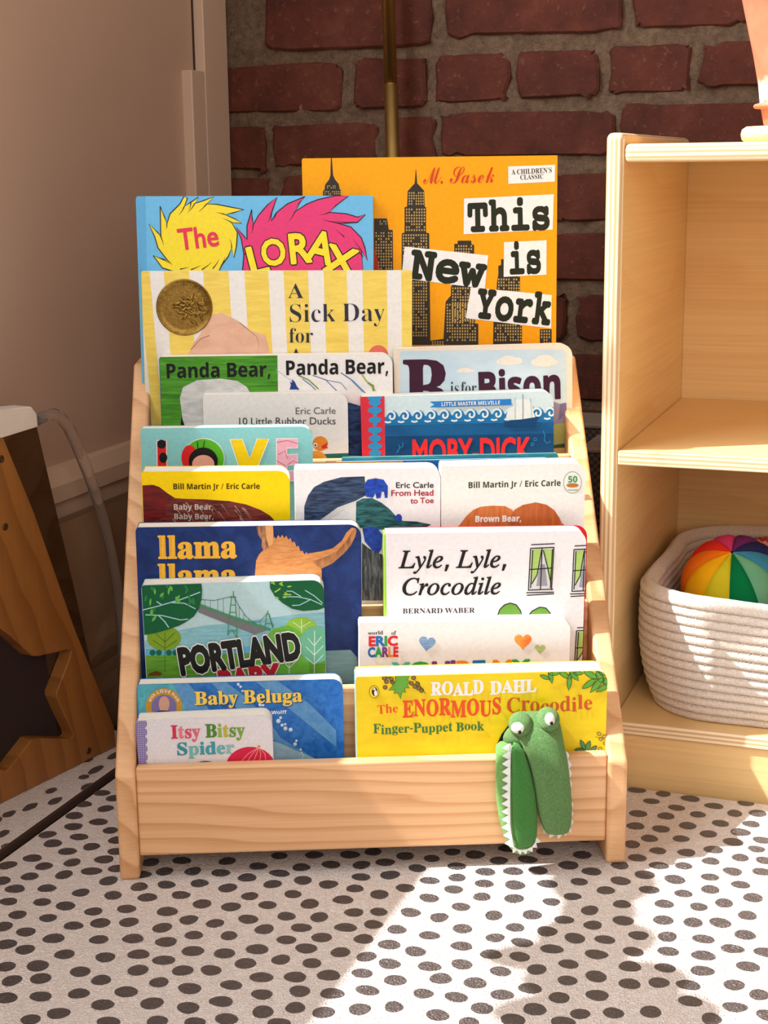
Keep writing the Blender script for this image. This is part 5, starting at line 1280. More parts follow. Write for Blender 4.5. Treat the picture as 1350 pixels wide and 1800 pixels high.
# ---- front tier -----------------------------------------------------------
Y1 = .0165
be = Book('blue underwater board book with yellow lettering and a round gold badge', (241, 1204), (602.5, 1193.5), Y1 + off(.0191, 0), 0, -1.0, .0158, BR((36, 100, 186), (52, 126, 204), .5, (160, 160, 160)), .0022, .009, pages=6, crop=(200, 1160, 3.068))
be.poly([(100, 120), (330, 110), (420, 200), (420, 330), (100, 330)], BR((74, 168, 192), (96, 190, 200), .5, (120, 120, 120)), 1)
for q in ([(318, 120), (395, 118), (470, 205), (560, 330), (420, 330)], [(520, 118), (600, 116), (700, 190), (840, 330), (900, 420), (1110, 545), (1040, 560), (850, 420), (640, 240)], [(760, 112), (880, 110), (1060, 240), (1200, 380), (1200, 470)]):
    be.poly(q, BR((104, 160, 210), (84, 146, 204), .5, (160, 160, 160)), 2)
be.poly([(840, 430), (900, 450), (1120, 548), (1120, 600), (840, 600)], BR((176, 206, 222), (160, 196, 218), .5, (160, 160, 160)), 3)
be.ell((271, 250), 99, 99, PR(196, 150, 52), 4)
be.ell((271, 252), 68, 66, PR(122, 112, 166), 5)
be.ell((272, 238), 29, 44, PR(206, 160, 140), 6)
be.ell((268, 300), 60, 30, PR(60, 52, 60), 6)
word = 'with LOVE from'
wid_ = [(.2 if c == ' ' else GLYPH['s', c][0]) * (1.25 if c.isupper() else 1) for c in word]
acc = 0.0
for i, chh in enumerate(word):
    w_ = wid_[i]
    a = R(-162 + 144 * (acc + w_ / 2) / sum(wid_))
    acc += w_
    if chh == ' ': continue
    ux, uy = math.cos(a), math.sin(a)
    p = (271 + 75 * ux, 250 + 75 * uy)
    hw = 75 * R(144) * w_ / sum(wid_) / 2 * .94
    be.text('s', chh, (p[0] + uy * hw, p[1] - ux * hw), (p[0] - uy * hw, p[1] + ux * hw), 19 if chh.isupper() else 16, WHITE, .0, 6)
be.text('b', 'Baby Beluga', (440, 245), (1022, 226), 74, PR(28, 60, 120), .01, 6)
be.text('b', 'Baby Beluga', (436, 241), (1018, 222), 74, PR(246, 212, 90), .01, 7)
be.text('s', 'Wolff', (850, 291), (932, 289), 20, WHITE, .004, 6)
for x, y, r in ((672, 130, 8), (684, 143, 7), (694, 166, 6), (790, 240, 10), (806, 243, 7), (888, 328, 12), (900, 310, 8), (908, 350, 9), (926, 368, 11), (954, 374, 11), (985, 434, 7), (978, 452, 10), (925, 345, 7), (1008, 482, 7), (1014, 500, 6), (1022, 512, 6), (1018, 526, 5), (820, 262, 6)):
    be.ell((x, y), r, r, PR(190, 218, 238), 5)
    be.ell((x - r * .25, y - r * .25), r * .5, r * .5, WHITE, 6)
be.done()
it = Book('small pale lavender board book with pink, green and teal lettering at the front left', (239, 1267.5), (477, 1257), Y1, 0, -1.0, .0185, PR(232, 230, 236), .0026, .0085, pages=8, crop=(200, 1160, 3.068), spine=PR(150, 136, 190))
VI = PR(136, 124, 184)
it.poly([(105, 320), (160, 320), (165, 610), (120, 610)], VI, 1)
for k, y in enumerate((345, 390, 435, 480, 525, 570)): it.ell((160 + k, y), 19, 24, VI, 1)
for k in range(20):
    for j in range(4): it.ell((132 + j * 12 + k * .35, 335 + k * 12), 3.2, 3.2, PR(206, 198, 226), 3)
for k in range(12):
    for j in range(22): it.ell((205 + j * 29 + (k % 2) * 14, 330 + k * 22), 4, 4, PR(243, 242, 246), 1, n=8)
PK, GR_, TL_ = PR(230, 78, 110), PR(104, 158, 60), PR(72, 160, 172)
it.text('b', 'Itsy', (309, 423), (468, 418), 74, [PR(214, 60, 90), PR(240, 130, 140), PR(226, 84, 110), PR(232, 110, 130)], .012)
it.text('b', 'Bitsy', (494, 417), (707, 411), 74, [PR(84, 140, 56), PR(150, 190, 80), PR(196, 186, 70), PR(110, 160, 70), PR(130, 176, 70)], .012)
it.text('b', 'Spider', (338, 513), (650, 503), 70, [PR(60, 150, 164), PR(120, 190, 190), PR(72, 160, 172), PR(70, 160, 180), PR(110, 186, 190), PR(150, 200, 196)], .012)
it.ell((737, 580), 134, 112, PR(214, 40, 76), 2)
for dx in (-90, -45, 0, 45, 90): it.stroke([(783, 470), (770 + dx * .5, 505), (737 + dx, 590)], 3, PR(246, 170, 180), 3)
it.ell((783, 466), 8, 7, PR(240, 150, 60), 3)
it.ell((497, 592), 80, 48, PR(32, 34, 56), 2)
it.poly([(278, 572), (300, 566), (320, 570), (335, 580), (330, 610), (275, 610)], PR(236, 190, 80), 2)
it.done()
cr = Book('yellow board book with orange-red lettering and a green plush crocodile puppet hanging out', (625.5, 1190), (1068, 1178.5), Y1, 0, -1.0, .0255, BR((248, 220, 36), (240, 208, 28), .3, (30, 60, 30)), .0016, .009, pages=9, crop=(600, 1140, 2.596), spine=PR(150, 200, 216))
cr.ell((150, 197), 22, 28, PR(246, 222, 60), 2, line=BLACK, lw=2)
cr.ell((152, 196), 13, 20, BLACK, 3)
cr.ell((156, 202), 7, 13, WHITE, 4)
cr.ell((150, 184), 6, 5, WHITE, 4)
cr.poly([(146, 181), (135, 186), (146, 190)], PR(236, 120, 40), 5)
cr.text('b', 'ROALD', (408, 213), (650, 208), 58, WHITE, .02, 4, jitter=.1)
cr.text('b', 'DAHL', (678, 207), (888, 199), 58, WHITE, .02, 4, jitter=.1)
RO = PR(230, 84, 40)
cr.text('b', 'The', (164, 296), (260, 291), 41, RO, -.002, 4, jitter=.06)
cr.text('b', 'ENORMOUS', (280, 314), (730, 299), 74, RO, .012, 4, jitter=.1)
cr.text('b', 'Crocodile', (752, 294), (1147, 276), 66, PR(206, 92, 40), .0, 4, jitter=.12)
cr.text('b', 'Finger-Puppet Book', (145, 389), (650, 371), 42, PR(64, 124, 62), .004, 4, jitter=.08)
G1, GO = PR(104, 170, 66), PR(40, 66, 34)
for c_, ln, wd, an in (((930, 130), 26, 9, 20), ((955, 125), 36, 11, 80), ((975, 112), 30, 10, -10), ((1020, 120), 34, 12, 30), ((1040, 150), 42, 11, 95), ((1060, 120), 36, 12, 50), ((1080, 112), 26, 9, 0), ((1130, 160), 40, 13, 145), ((1165, 165), 48, 13, 130), ((1195, 178), 40, 12, 150), ((1140, 120), 40, 14, 25), ((1180, 130), 34, 16, 60), ((1200, 110), 30, 14, 10), ((1205, 150), 20, 10, 90)): leaf(cr, c_, ln, wd, an, G1, 5, GO)
cr.poly([(245, 125), (315, 122), (300, 142), (318, 150), (300, 162), (310, 178), (288, 178), (292, 200), (276, 196), (270, 230), (258, 200), (240, 205), (246, 186), (215, 190), (236, 168), (228, 150), (248, 150)], G1, 5, GO, 2.5)
for x, y in ((196, 134), (212, 128), (228, 138), (206, 150), (232, 152), (200, 176), (320, 158), (336, 172), (348, 160), (330, 132), (352, 180), (366, 190)): cr.ell((x, y), 10, 9, PR(150, 112, 70), 5, line=GO, lw=2.5, n=12)
cr.stroke([(318, 135), (345, 150), (385, 205)], 2.5, GO, 6)
for c_, ln, wd, an in (((1090, 462), 26, 10, 5), ((1102, 440), 28, 10, 65), ((1125, 446), 28, 11, 110), ((1148, 458), 24, 9, 140)): leaf(cr, c_, ln, wd, an, PR(84, 140, 90), 5, GO)
for x, y in ((1176, 388), (1200, 400), (1184, 412), (1204, 432), (1180, 456)): cr.ell((x, y), 9, 7, PR(210, 180, 90), 5, line=GO, lw=2.5, n=12)
cr.stroke([(1158, 402), (1190, 408), (1206, 418)], 2, GO, 5)
cr.ell((1190, 478), 18, 10, PR(236, 150, 40), 5)
cr.ell((252, 506), 34, 12, PR(200, 140, 50), 4, line=PR(90, 60, 30), lw=2)
cr.poly([(706, 470), (712, 430), (730, 390), (765, 345), (800, 322), (860, 310), (920, 330), (950, 370), (955, 480), (706, 480)], PR(22, 20, 14), 7)  # dark inside of the puppet hole, painted flat on the uncut cover
cr.done()

# ------------------------------------------------------------------ plush puppet hanging out of the yellow book
def plush(name, rgb, rgb2, sc=900.0):
    m, nt, bs = nodes_of(name)
    v = tex_coord(nt, (1.0, .55, 1.0))
    f = noise(nt, v, sc, 4.0, .7, .8)
    nt.links.new(ramp(nt, f, [(0.32, lin(rgb2)), (0.66, lin(rgb))]), bs.inputs['Base Color'])
    bs.inputs['Roughness'].default_value = 0.95
    bs.inputs['Specular IOR Level'].default_value = 0.1
    bs.inputs['Sheen Weight'].default_value = 0.6
    bs.inputs['Sheen Tint'].default_value = lin((190, 220, 160))
    add_bump(nt, bs, f, 1.0, 0.0022)
    return m
PLU = plush('green_plush', (112, 158, 96), (70, 116, 64))
PLD = plush('bright_green_plush', (58, 150, 62), (36, 118, 44), 1300)
PLL = plush('light_green_plush', (140, 196, 112), (92, 156, 76))
FELT = PL('white_felt', (226, 228, 230), .9, .2, bump=.3, bscale=900)
def Kp(x, y, d):
    """crop coordinates of the puppet, on a plane d in front of the bookcase front, in the book's own frame"""
    return cr.Mi @ hit(820 + x / 4.5, 1200 + y / 4.5, -S2, WS(0, -d, 0))
PXM = (Kp(450, 800, .01) - Kp(350, 800, .01)).length / 100
axx, axy = Vector((1, 0, 0)), Vector((0, 0, 1))
bm = bmesh.new()
st = [(Kp(545, 225, -.014), 60 * PXM, .006), (Kp(545, 245, -.012), 130 * PXM, .012), (Kp(545, 290, -.009), 182 * PXM, .017), (Kp(550, 350, -.006), 198 * PXM, .019), (Kp(575, 420, -.001), 185 * PXM, .018), (Kp(605, 490, .003), 168 * PXM, .015), (Kp(640, 600, .009), 158 * PXM, .0125), (Kp(658, 700, .0105), 153 * PXM, .0115), (Kp(673, 800, .011), 149 * PXM, .011), (Kp(686, 900, .011), 146 * PXM, .011), (Kp(697, 1000, .011), 138 * PXM, .011), (Kp(706, 1080, .011), 126 * PXM, .0105), (Kp(712, 1140, .011), 112 * PXM, .009), (Kp(716, 1180, .011), 92 * PXM, .006), (Kp(717, 1196, .011), 50 * PXM, .002)]
loft(bm, st, axx, axy, 28)
def blob(c, rx, ry, rz):
    r = bmesh.ops.create_icosphere(bm, subdivisions=3, radius=1.0)
    for v in r['verts']: v.co = Vector(c) + Vector((v.co.x * rx, v.co.y * ry, v.co.z * rz))
    for f in {f for v in r['verts'] for f in v.link_faces}: f.smooth = True
blob(Kp(428, 330, .0), 95 * PXM, 98 * PXM, .0128)
blob(Kp(645, 290, .0015), 92 * PXM, 92 * PXM, .0138)
# neck going back at the painted dark hole
tube(bm, [Kp(470, 400, .0), Kp(380, 420, -.012), Kp(320, 450, -.022), Kp(300, 465, -.028)], [100 * PXM, 80 * PXM, 62 * PXM, 50 * PXM], 16)
for v in bm.verts: v.co += Vector((rng.uniform(-1, 1), rng.uniform(-1, 1), rng.uniform(-1, 1))) * .00015
pup = link('crocodile_puppet', bm, PLU, cr.root)
pup['label'] = 'green plush crocodile finger puppet'
bm = bmesh.new()
loft(bm, [(Kp(330, 470, -.012), 60 * PXM, .008), (Kp(330, 500, -.006), 98 * PXM, .010), (Kp(345, 560, .0), 116 * PXM, .0105), (Kp(358, 640, .005), 128 * PXM, .010), (Kp(368, 720, .008), 138 * PXM, .0095), (Kp(382, 850, .008), 149 * PXM, .009), (Kp(394, 960, .008), 155 * PXM, .009), (Kp(405, 1050, .008), 152 * PXM, .009), (Kp(418, 1140, .008), 143 * PXM, .009), (Kp(430, 1220, .008), 127 * PXM, .0085), (Kp(438, 1290, .008), 104 * PXM, .007), (Kp(440, 1335, .008), 72 * PXM, .005), (Kp(440, 1352, .008), 36 * PXM, .002)], axx, axy, 28)
jaw = link('lower_jaw', bm, PLL, pup)
bm = bmesh.new()
loft(bm, [(Kp(390, 480, .004), 20 * PXM, .004), (Kp(405, 540, .010), 50 * PXM, .005), (Kp(420, 640, .0135), 68 * PXM, .0055), (Kp(432, 740, .0155), 82 * PXM, .0055), (Kp(444, 860, .0155), 94 * PXM, .0055), (Kp(452, 960, .0155), 100 * PXM, .0055), (Kp(457, 1060, .0155), 103 * PXM, .0055), (Kp(462, 1150, .0155), 98 * PXM, .0055), (Kp(462, 1230, .015), 88 * PXM, .005), (Kp(458, 1285, .0135), 68 * PXM, .004), (Kp(456, 1305, .012), 40 * PXM, .0015)], axx, axy, 24)
ml = link('mouth_lining', bm, PLD, pup)
ml['label'] = 'bright green mouth lining'
def felt_strip(name, base, tips, d, td):
    """zigzag felt: base polyline and the tooth tips between its points"""
    bm = bmesh.new()
    for i, tp in enumerate(tips):
        a, b = base[i], base[i + 1]
        dx, dy = (b[1] - a[1]) * .22, -(b[0] - a[0]) * .22
        w_ = [(a[0] + dx, a[1] + dy), (b[0] + dx, b[1] + dy)]
        P = [Kp(a[0], a[1], d[i]), Kp(tp[0], tp[1], td[i]), Kp(b[0], b[1], d[i]), Kp(w_[1][0], w_[1][1], d[i]), Kp(w_[0][0], w_[0][1], d[i])]
        prism(bm, P, (0, 0, -.0011))
    return link(name, bm, FELT, pup)
ys = [485 + i * 63 for i in range(14)]
bx = lambda y: 338 - 6 * math.sin((y - 480) / 830 * math.pi) + max(0, y - 1150) * .16
base = [(bx(y), y) for y in ys]
tips = [(bx(y + 32) - 52, y + 34) for y in ys[:-1]]
dd = [.006 + .0065 * min(1, i / 4) for i in range(13)]
dd = [.0095, .0135, .0165] + [.0185] * 10
felt_strip('tooth_strip', base, tips, dd, [q - .0022 for q in dd])
base = [(366, 1300), (400, 1326), (440, 1334), (484, 1326), (524, 1306), (552, 1270), (560, 1230)]
tips = [(368, 1350), (425, 1362), (468, 1358), (524, 1340), (560, 1305), (592, 1262)]
felt_strip('tooth_strip', base, tips, [.0165] * 6, [.0135] * 6)
base = [(792, 545), (806, 610), (814, 680), (818, 760), (822, 850), (824, 930), (828, 1000), (826, 1070), (822, 1130), (812, 1175), (770, 1190), (715, 1196), (655, 1192), (610, 1165), (588, 1110)]
tips = [(812, 570), (832, 648), (834, 715), (834, 800), (838, 890), (848, 965), (848, 1040), (850, 1105), (830, 1190), (782, 1215), (726, 1238), (655, 1232), (605, 1188), (590, 1140)]
base = base[::-1]
tips = tips[::-1]
felt_strip('tooth_strip', base, tips, [.0055] * 14, [.005] * 14)
EYW, EYB = PL('embroidered_white', (238, 236, 230), .85, .2, bump=.4, bscale=1500), PL('embroidered_black', (20, 20, 22), .7, .3)
for (x, y, rx, ry, pxp, pyp, d) in ((410, 368, 54, 44, 420, 388, .0135), (664, 300, 40, 52, 672, 318, .0160)):
    bm = bmesh.new()
    n = 24
    c0 = Kp(x, y, d)
    rings = []
    for q, dz in ((1.0, -.004), (.92, -.0012), (.6, .0003), (.25, .0008)):
        rings.append([bm.verts.new(c0 + Vector((rx * q * PXM * math.cos(2 * math.pi * k / n), ry * q * PXM * math.sin(2 * math.pi * k / n), dz))) for k in range(n)])
    for i in range(3):
        for k in range(n): bm.faces.new((rings[i][k], rings[i][(k + 1) % n], rings[i + 1][(k + 1) % n], rings[i + 1][k])).smooth = True
    bm.faces.new(rings[-1])
    bm.faces.new(rings[0][::-1])
    c1 = Kp(pxp, pyp, d) + Vector((0, 0, .0012))
    f = bm.faces.new([bm.verts.new(c1 + Vector((13 * PXM * math.cos(2 * math.pi * k / 14), 15 * PXM * math.sin(2 * math.pi * k / 14), 0))) for k in range(14)])
    f.material_index = 1
    link('eye', bm, [EYW, EYB], pup)

# ------------------------------------------------------------------ birch cabinet
BIRCH = WOOD('birch_face', (242, 208, 148), (234, 192, 130), axis=(.03, .03, 1), bands=16, dist=.9, grain=(2, 2, 7), fine=(3, 3, 300), amount=.5, rough=.35)
def ply(name, axis, period):
    m, nt, bs = nodes_of(name)
    tc = nt.nodes.new('ShaderNodeTexCoord')
    dp = nt.nodes.new('ShaderNodeVectorMath'); dp.operation = 'DOT_PRODUCT'
    dp.inputs[1].default_value = tuple(a / period for a in axis)
    nt.links.new(tc.outputs['Object'], dp.inputs[0])
    fr = nt.nodes.new('ShaderNodeMath'); fr.operation = 'FRACT'
    ad = nt.nodes.new('ShaderNodeMath'); ad.operation = 'MULTIPLY_ADD'; ad.inputs[1].default_value = .35
    v = tex_coord(nt, tuple(8 if a < .5 else 400 for a in axis))
    nt.links.new(noise(nt, v, 1.0, 3.0), ad.inputs[0])
    nt.links.new(dp.outputs['Value'], ad.inputs[2])
    nt.links.new(ad.outputs[0], fr.inputs[0])
    nt.links.new(ramp(nt, fr.outputs[0], [(0.0, lin((246, 226, 190))), (.42, lin((244, 222, 184))), (.55, lin((206, 168, 122))), (.9, lin((214, 178, 132))), (1.0, lin((246, 226, 190)))]), bs.inputs['Base Color'])
    bs.inputs['Roughness'].default_value = .4
    return m
PLX, PLZ = ply('plywood_edge_upright', (1, 0, 0), .0042), ply('plywood_edge_level', (0, 0, 1), .0042)
cab = thing('shelf_cabinet', 'birch plywood open shelf cabinet by the brick wall on the right', 'cabinet', ROOM)
CY0, CY1 = 1.3591, 1.7036
CXL, CXR = -.293, .40
def board(name, lo, hi, edge, bev, parent=cab):
    bm = bmesh.new()
    box(bm, lo, hi, bev, 0, 4)
    bm.normal_update()
    for f in bm.faces:
        if abs(f.normal.y) > .25 or (edge is PLX and f.normal.z > .25): f.material_index = 1
        f.smooth = False
    return link(name, bm, [BIRCH, edge], parent)
for x0 in (CXL, CXR): board('side_panel', (x0, CY0, -.0119), (x0 + .016, CY1 + .008, .5986), PLX, .0055)
board('top_board', (CXL + .0162, CY0 + .0012, .5733), (CXR - .0002, CY1 - .0002, .589), PLZ, .0045)
board('middle_shelf', (CXL + .0162, CY0 + .0015, .3054), (CXR - .0002, CY1 - .0002, .3185), PLZ, .0016)
board('bottom_shelf', (CXL + .0162, CY0 + .0005, .0475), (CXR - .0002, CY1 - .0002, .0605), PLZ, .0022)
board('kick_board', (CXL + .0162, CY0 + .004, -.0119), (CXR - .0002, CY0 + .018, .0474), PLZ, .0006).data.materials[1] = BIRCH
bm = bmesh.new()
box(bm, (CXL + .0162, CY1, .02), (CXR - .0002, CY1 + .0075, .588))
link('back_panel', bm, BIRCH, cab)

# ------------------------------------------------------------------ rope basket
def rope_mat():
    m, nt, bs = nodes_of('cotton_rope')
    v = tex_coord(nt)
    f = noise(nt, v, 420.0, 4.0, .7)
    nt.links.new(ramp(nt, f, [(.3, lin((222, 208, 192))), (.7, lin((246, 238, 228)))]), bs.inputs['Base Color'])
    bs.inputs['Roughness'].default_value = .95
    bs.inputs['Specular IOR Level'].default_value = .15
    bs.inputs['Sheen Weight'].default_value = .3
    add_bump(nt, bs, f, .8, .003)
    return m
BCX, BCY, BA_, BB_ = -.124, 1.527, .147, .163
bas = thing('rope_basket', 'white cotton rope basket on the bottom shelf of the birch cabinet', 'basket', ROOM @ Matrix.Translation((BCX, BCY, .0606)))
def path_pt(t, ins, rad=.085):
    a, b = BA_ - ins, BB_ - ins
    r = max(.02, rad - ins)
    segs = [(2 * (b - r), 0), (math.pi * r / 2, 1), (2 * (a - r), 0), (math.pi * r / 2, 1)] * 2
    segs = segs[:4]
    per = [2 * (b - r), math.pi * r / 2, 2 * (a - r), math.pi * r / 2] * 2
    tot = sum(per)
    d = (t % 1.0) * tot
    cs = [((a - r), (b - r), 0), (-(a - r), (b - r), 90), (-(a - r), -(b - r), 180), ((a - r), -(b - r), 270)]
    p0 = [(a, -(b - r)), None, ((a - r), b), None, (-a, (b - r)), None, (-(a - r), -b), None]
    dv = [(0, 1), None, (-1, 0), None, (0, -1), None, (1, 0), None]
    for i in range(8):
        if d <= per[i] or i == 7:
            if i % 2 == 0: return (p0[i][0] + dv[i][0] * d, p0[i][1] + dv[i][1] * d)
            c = cs[i // 2]
            g = R(c[2]) + d / r
            return (c[0] + r * math.cos(g), c[1] + r * math.sin(g))
        d -= per[i]
rows_, rh = 14, .0085
prof = [(.03, .0)]
for j in range(rows_):
    zc_ = rh * (j + .5)
    u_ = zc_ / (rows_ * rh)
    ins = .0028 + .016 * (1 - u_) ** 3.2 - .002 * math.sin(u_ * math.pi)
    for k in range(6):
        a = -math.pi / 2 + math.pi * k / 5.0
        prof.append((ins - .0036 * math.cos(a) + .0036, zc_ + rh / 2 * .98 * math.sin(a)))
for k in range(1, 6):
    a = math.pi * k / 6
    prof.append((.0064 + .0046 * (1 - math.cos(a)) - .0006, rows_ * rh - .001 + .005 * math.sin(a)))
for j in range(rows_ - 1, 0, -1):
    zc_ = rh * (j + .5)
    for k in range(5):
        a = math.pi / 2 - math.pi * k / 4.0
        prof.append((.0138 + .004 - .0036 * (1 - math.cos(a)) * 0 - .0035 * math.cos(a) * -1 * .6, zc_ + rh / 2 * .98 * math.sin(a)))
prof.append((.04, .009))
bm = bmesh.new()
N = 200
rings = []
wob = [.0016 * math.sin(2 * math.pi * 3 * k / N + 1) + .001 * math.sin(2 * math.pi * 7 * k / N) for k in range(N)]
for ins, z in prof:
    ring = []
    for k in range(N):
        x, y = path_pt(k / N, ins)
        ring.append(bm.verts.new((x * (1 + wob[k] * z * 10), y, z + wob[k] * min(1, z / .06) * .8 + rng.uniform(-.0002, .0002))))
    rings.append(ring)
for i in range(len(rings) - 1):
    for k in range(N):
        f = bm.faces.new((rings[i][k], rings[i][(k + 1) % N], rings[i + 1][(k + 1) % N], rings[i + 1][k]))
        f.smooth = True
bm.faces.new(rings[0][::-1])
bm.faces.new(rings[-1])
ROPE = rope_mat()
link('coiled_wall', bm, ROPE, bas)
THR = PL('stitch_thread', (214, 200, 186), .8)
bm = bmesh.new()
for j in range(1, rows_):
    for k in range(0, 75):
        t = .54 + .36 * k / 75
        ins = .0028 + .016 * (1 - j / rows_) ** 3.2 - .002 * math.sin(j / rows_ * math.pi) + .0012
        p = path_pt(t, ins)
        q = path_pt(t + .0022 * (1 if k % 2 else -1), ins)
        tube(bm, [(p[0], p[1], j * rh - .0022), (q[0], q[1], j * rh + .0022)], .00032, 4, 0, False)
link('stitching', bm, THR, bas)
# zigzag cloth lying in the basket
def zig():
    m, nt, bs = nodes_of('pink_zigzag_cloth')
    tc = nt.nodes.new('ShaderNodeTexCoord')
    sp = nt.nodes.new('ShaderNodeSeparateXYZ'); nt.links.new(tc.outputs['Object'], sp.inputs[0])
    pp = nt.nodes.new('ShaderNodeMath'); pp.operation = 'PINGPONG'; pp.inputs[1].default_value = .004
    nt.links.new(sp.outputs['X'], pp.inputs[0])
    ad = nt.nodes.new('ShaderNodeMath'); ad.operation = 'ADD'
    nt.links.new(sp.outputs['Y'], ad.inputs[0]); nt.links.new(pp.outputs[0], ad.inputs[1])
    ml_ = nt.nodes.new('ShaderNodeMath'); ml_.operation = 'MULTIPLY'; ml_.inputs[1].default_value = 110
    nt.links.new(ad.outputs[0], ml_.inputs[0])
    fr = nt.nodes.new('ShaderNodeMath'); fr.operation = 'FRACT'; nt.links.new(ml_.outputs[0], fr.inputs[0])
    nt.links.new(ramp(nt, fr.outputs[0], [(0, lin((240, 170, 164))), (.5, lin((240, 170, 164))), (.56, lin((206, 62, 70))), (.94, lin((206, 62, 70))), (1, lin((240, 170, 164)))]), bs.inputs['Base Color'])
    bs.inputs['Roughness'].default_value = .9
    return m
bm = bmesh.new()
gx = 40
gv = []
for j in range(gx + 1):
    row = []
    for i in range(gx + 1):
        x, y = -1 + 2 * i / gx, -1 + 2 * j / gx
        zz = .086 - .05 * math.exp(-(x * x + y * y) * 3) + .008 * math.sin(x * 5 + y * 3) + .008 * math.sin(y * 6 - x * 2) + .02 * y - .012 * x
        rr_ = math.hypot(x, y)
        k = 1 if rr_ < 1e-6 else max(abs(x), abs(y)) / rr_
        row.append(bm.verts.new((x * k * (BA_ - .032), y * k * (BB_ - .032), zz)))
    gv.append(row)
for j in range(gx):
    for i in range(gx): bm.faces.new((gv[j][i], gv[j][i + 1], gv[j + 1][i + 1], gv[j + 1][i])).smooth = True
r = bmesh.ops.extrude_face_region(bm, geom=bm.faces[:])
for v in r['geom']:
    if isinstance(v, bmesh.types.BMVert): v.co.z -= .03
bmesh.ops.recalc_face_normals(bm, faces=bm.faces[:])
cl = link('folded_cloth', bm, zig())
cl.matrix_world = ROOM @ Matrix.Translation((BCX, BCY, .0606))
tag(cl, 'pink cloth with red zigzags lying in the white rope basket', 'cloth')
# rainbow ball
RB = .0515
pc = hit(1290, 1031, E2, E2 * 1.495)
ball = thing('rainbow_ball', 'stuffed fabric ball of rainbow coloured wedges in the rope basket', 'ball', Matrix.Translation(pc))
vd = (EYEP - pc).normalized()
rt = RGT
upd = rt.cross(vd) * -1
if upd.z < 0: upd = -upd
pole = (upd * .69 + vd * .72 - rt * .03).normalized()
fr_ = (vd - pole * vd.dot(pole)).normalized()
sd_ = pole.cross(fr_).normalized()
if sd_.dot(rt) < 0: sd_ = -sd_
wed = [('dark green', (0, 122, 70)), ('mint', (110, 180, 140)), ('blue', (60, 140, 176)), ('navy', (40, 44, 92)), ('purple', (110, 44, 110)), ('pink', (214, 66, 122)), ('red', (226, 50, 38)), ('orange', (246, 124, 24)), ('amber', (252, 186, 20)), ('lime', (214, 204, 40))]
for i, (cn, rgb) in enumerate(wed):
    bm = bmesh.new()
    a0, a1 = 2 * math.pi * i / 10 - .12, 2 * math.pi * (i + 1) / 10 - .12
    gv = []
    for j in range(19):
        th = .03 + (math.pi - .06) * j / 18
        row = []
        for k in range(9):
            u_ = k / 8
            a = a0 + (a1 - a0) * u_
            rr_ = RB * (1 + .05 * (1 - (2 * u_ - 1) ** 4) - .045) * (1 - .05 * math.exp(-((th / .35) ** 2)))
            row.append(bm.verts.new((fr_ * math.cos(a) + sd_ * math.sin(a)) * (rr_ * math.sin(th)) + pole * (rr_ * math.cos(th))))
        gv.append(row)
    for j in range(18):
        for k in range(8): bm.faces.new((gv[j][k], gv[j][k + 1], gv[j + 1][k + 1], gv[j + 1][k])).smooth = True
    bmesh.ops.recalc_face_normals(bm, faces=bm.faces[:])
    o = link('fabric_wedge', bm, PL('cotton_' + cn.replace(' ', '_'), rgb, .9, .15, bump=.3, bscale=1200), ball)
    o['label'] = cn + ' fabric wedge'

# ------------------------------------------------------------------ pot on cork pad
PXC, PYC = -.135, 1.46
cork = bmesh.new()
lathe(cork, [(.051, 0), (.0545, .003), (.0555, .0075), (.0545, .0118), (.051, .0142), (.002, .0142)], 48)
def cork_mat():
    m, nt, bs = nodes_of('cork')
    vo = nt.nodes.new('ShaderNodeTexVoronoi'); vo.inputs['Scale'].default_value = 420
    nt.links.new(tex_coord(nt), vo.inputs['Vector'])
    nt.links.new(ramp(nt, vo.outputs['Distance'], [(.05, lin((170, 126, 78))), (.3, lin((222, 188, 138))), (.6, lin((236, 206, 158)))]), bs.inputs['Base Color'])
    bs.inputs['Roughness'].default_value = .85
    add_bump(nt, bs, vo.outputs['Distance'], .4, .002)
    return m
o = link('cork_trivet', cork, cork_mat())
o.matrix_world = ROOM @ Matrix.Translation((PXC, PYC, .5891))
tag(o, 'round cork trivet under the terracotta pot on the birch cabinet', 'trivet')
def terracotta():
    m, nt, bs = nodes_of('terracotta')
    v = tex_coord(nt)
    sp = nt.nodes.new('ShaderNodeSeparateXYZ'); nt.links.new(v, sp.inputs[0])
    n1 = noise(nt, v, 60.0, 4.0, .7)
    a = nt.nodes.new('ShaderNodeMath'); a.operation = 'MULTIPLY_ADD'; a.inputs[1].default_value = .03
    nt.links.new(n1, a.inputs[0]); nt.links.new(sp.outputs['Z'], a.inputs[2])
    s_ = nt.nodes.new('ShaderNodeMath'); s_.operation = 'MULTIPLY'; s_.inputs[1].default_value = 10
    nt.links.new(a.outputs[0], s_.inputs[0])
    base = ramp(nt, noise(nt, v, 30.0), [(.3, lin((206, 110, 80))), (.7, lin((222, 130, 98)))])
    mk_ = ramp(nt, s_.outputs[0], [(.36, (0, 0, 0, 1)), (.40, (1, 1, 1, 1)), (.50, (1, 1, 1, 1)), (.56, (0, 0, 0, 1))])
    mx = nt.nodes.new('ShaderNodeMix'); mx.data_type = 'RGBA'
    nt.links.new(mk_, mx.inputs['Factor']); nt.links.new(base, mx.inputs['A'])
    mx.inputs['B'].default_value = lin((226, 206, 196))
    nt.links.new(mx.outputs['Result'], bs.inputs['Base Color'])
    bs.inputs['Roughness'].default_value = .8
    add_bump(nt, bs, n1, .15, .002)
    return m
TERR = terracotta()
pot = thing('plant_pot', 'tapered terracotta pot with a white crust ring on the cork trivet', 'pot', ROOM @ Matrix.Translation((PXC, PYC, .6034)))
bm = bmesh.new()
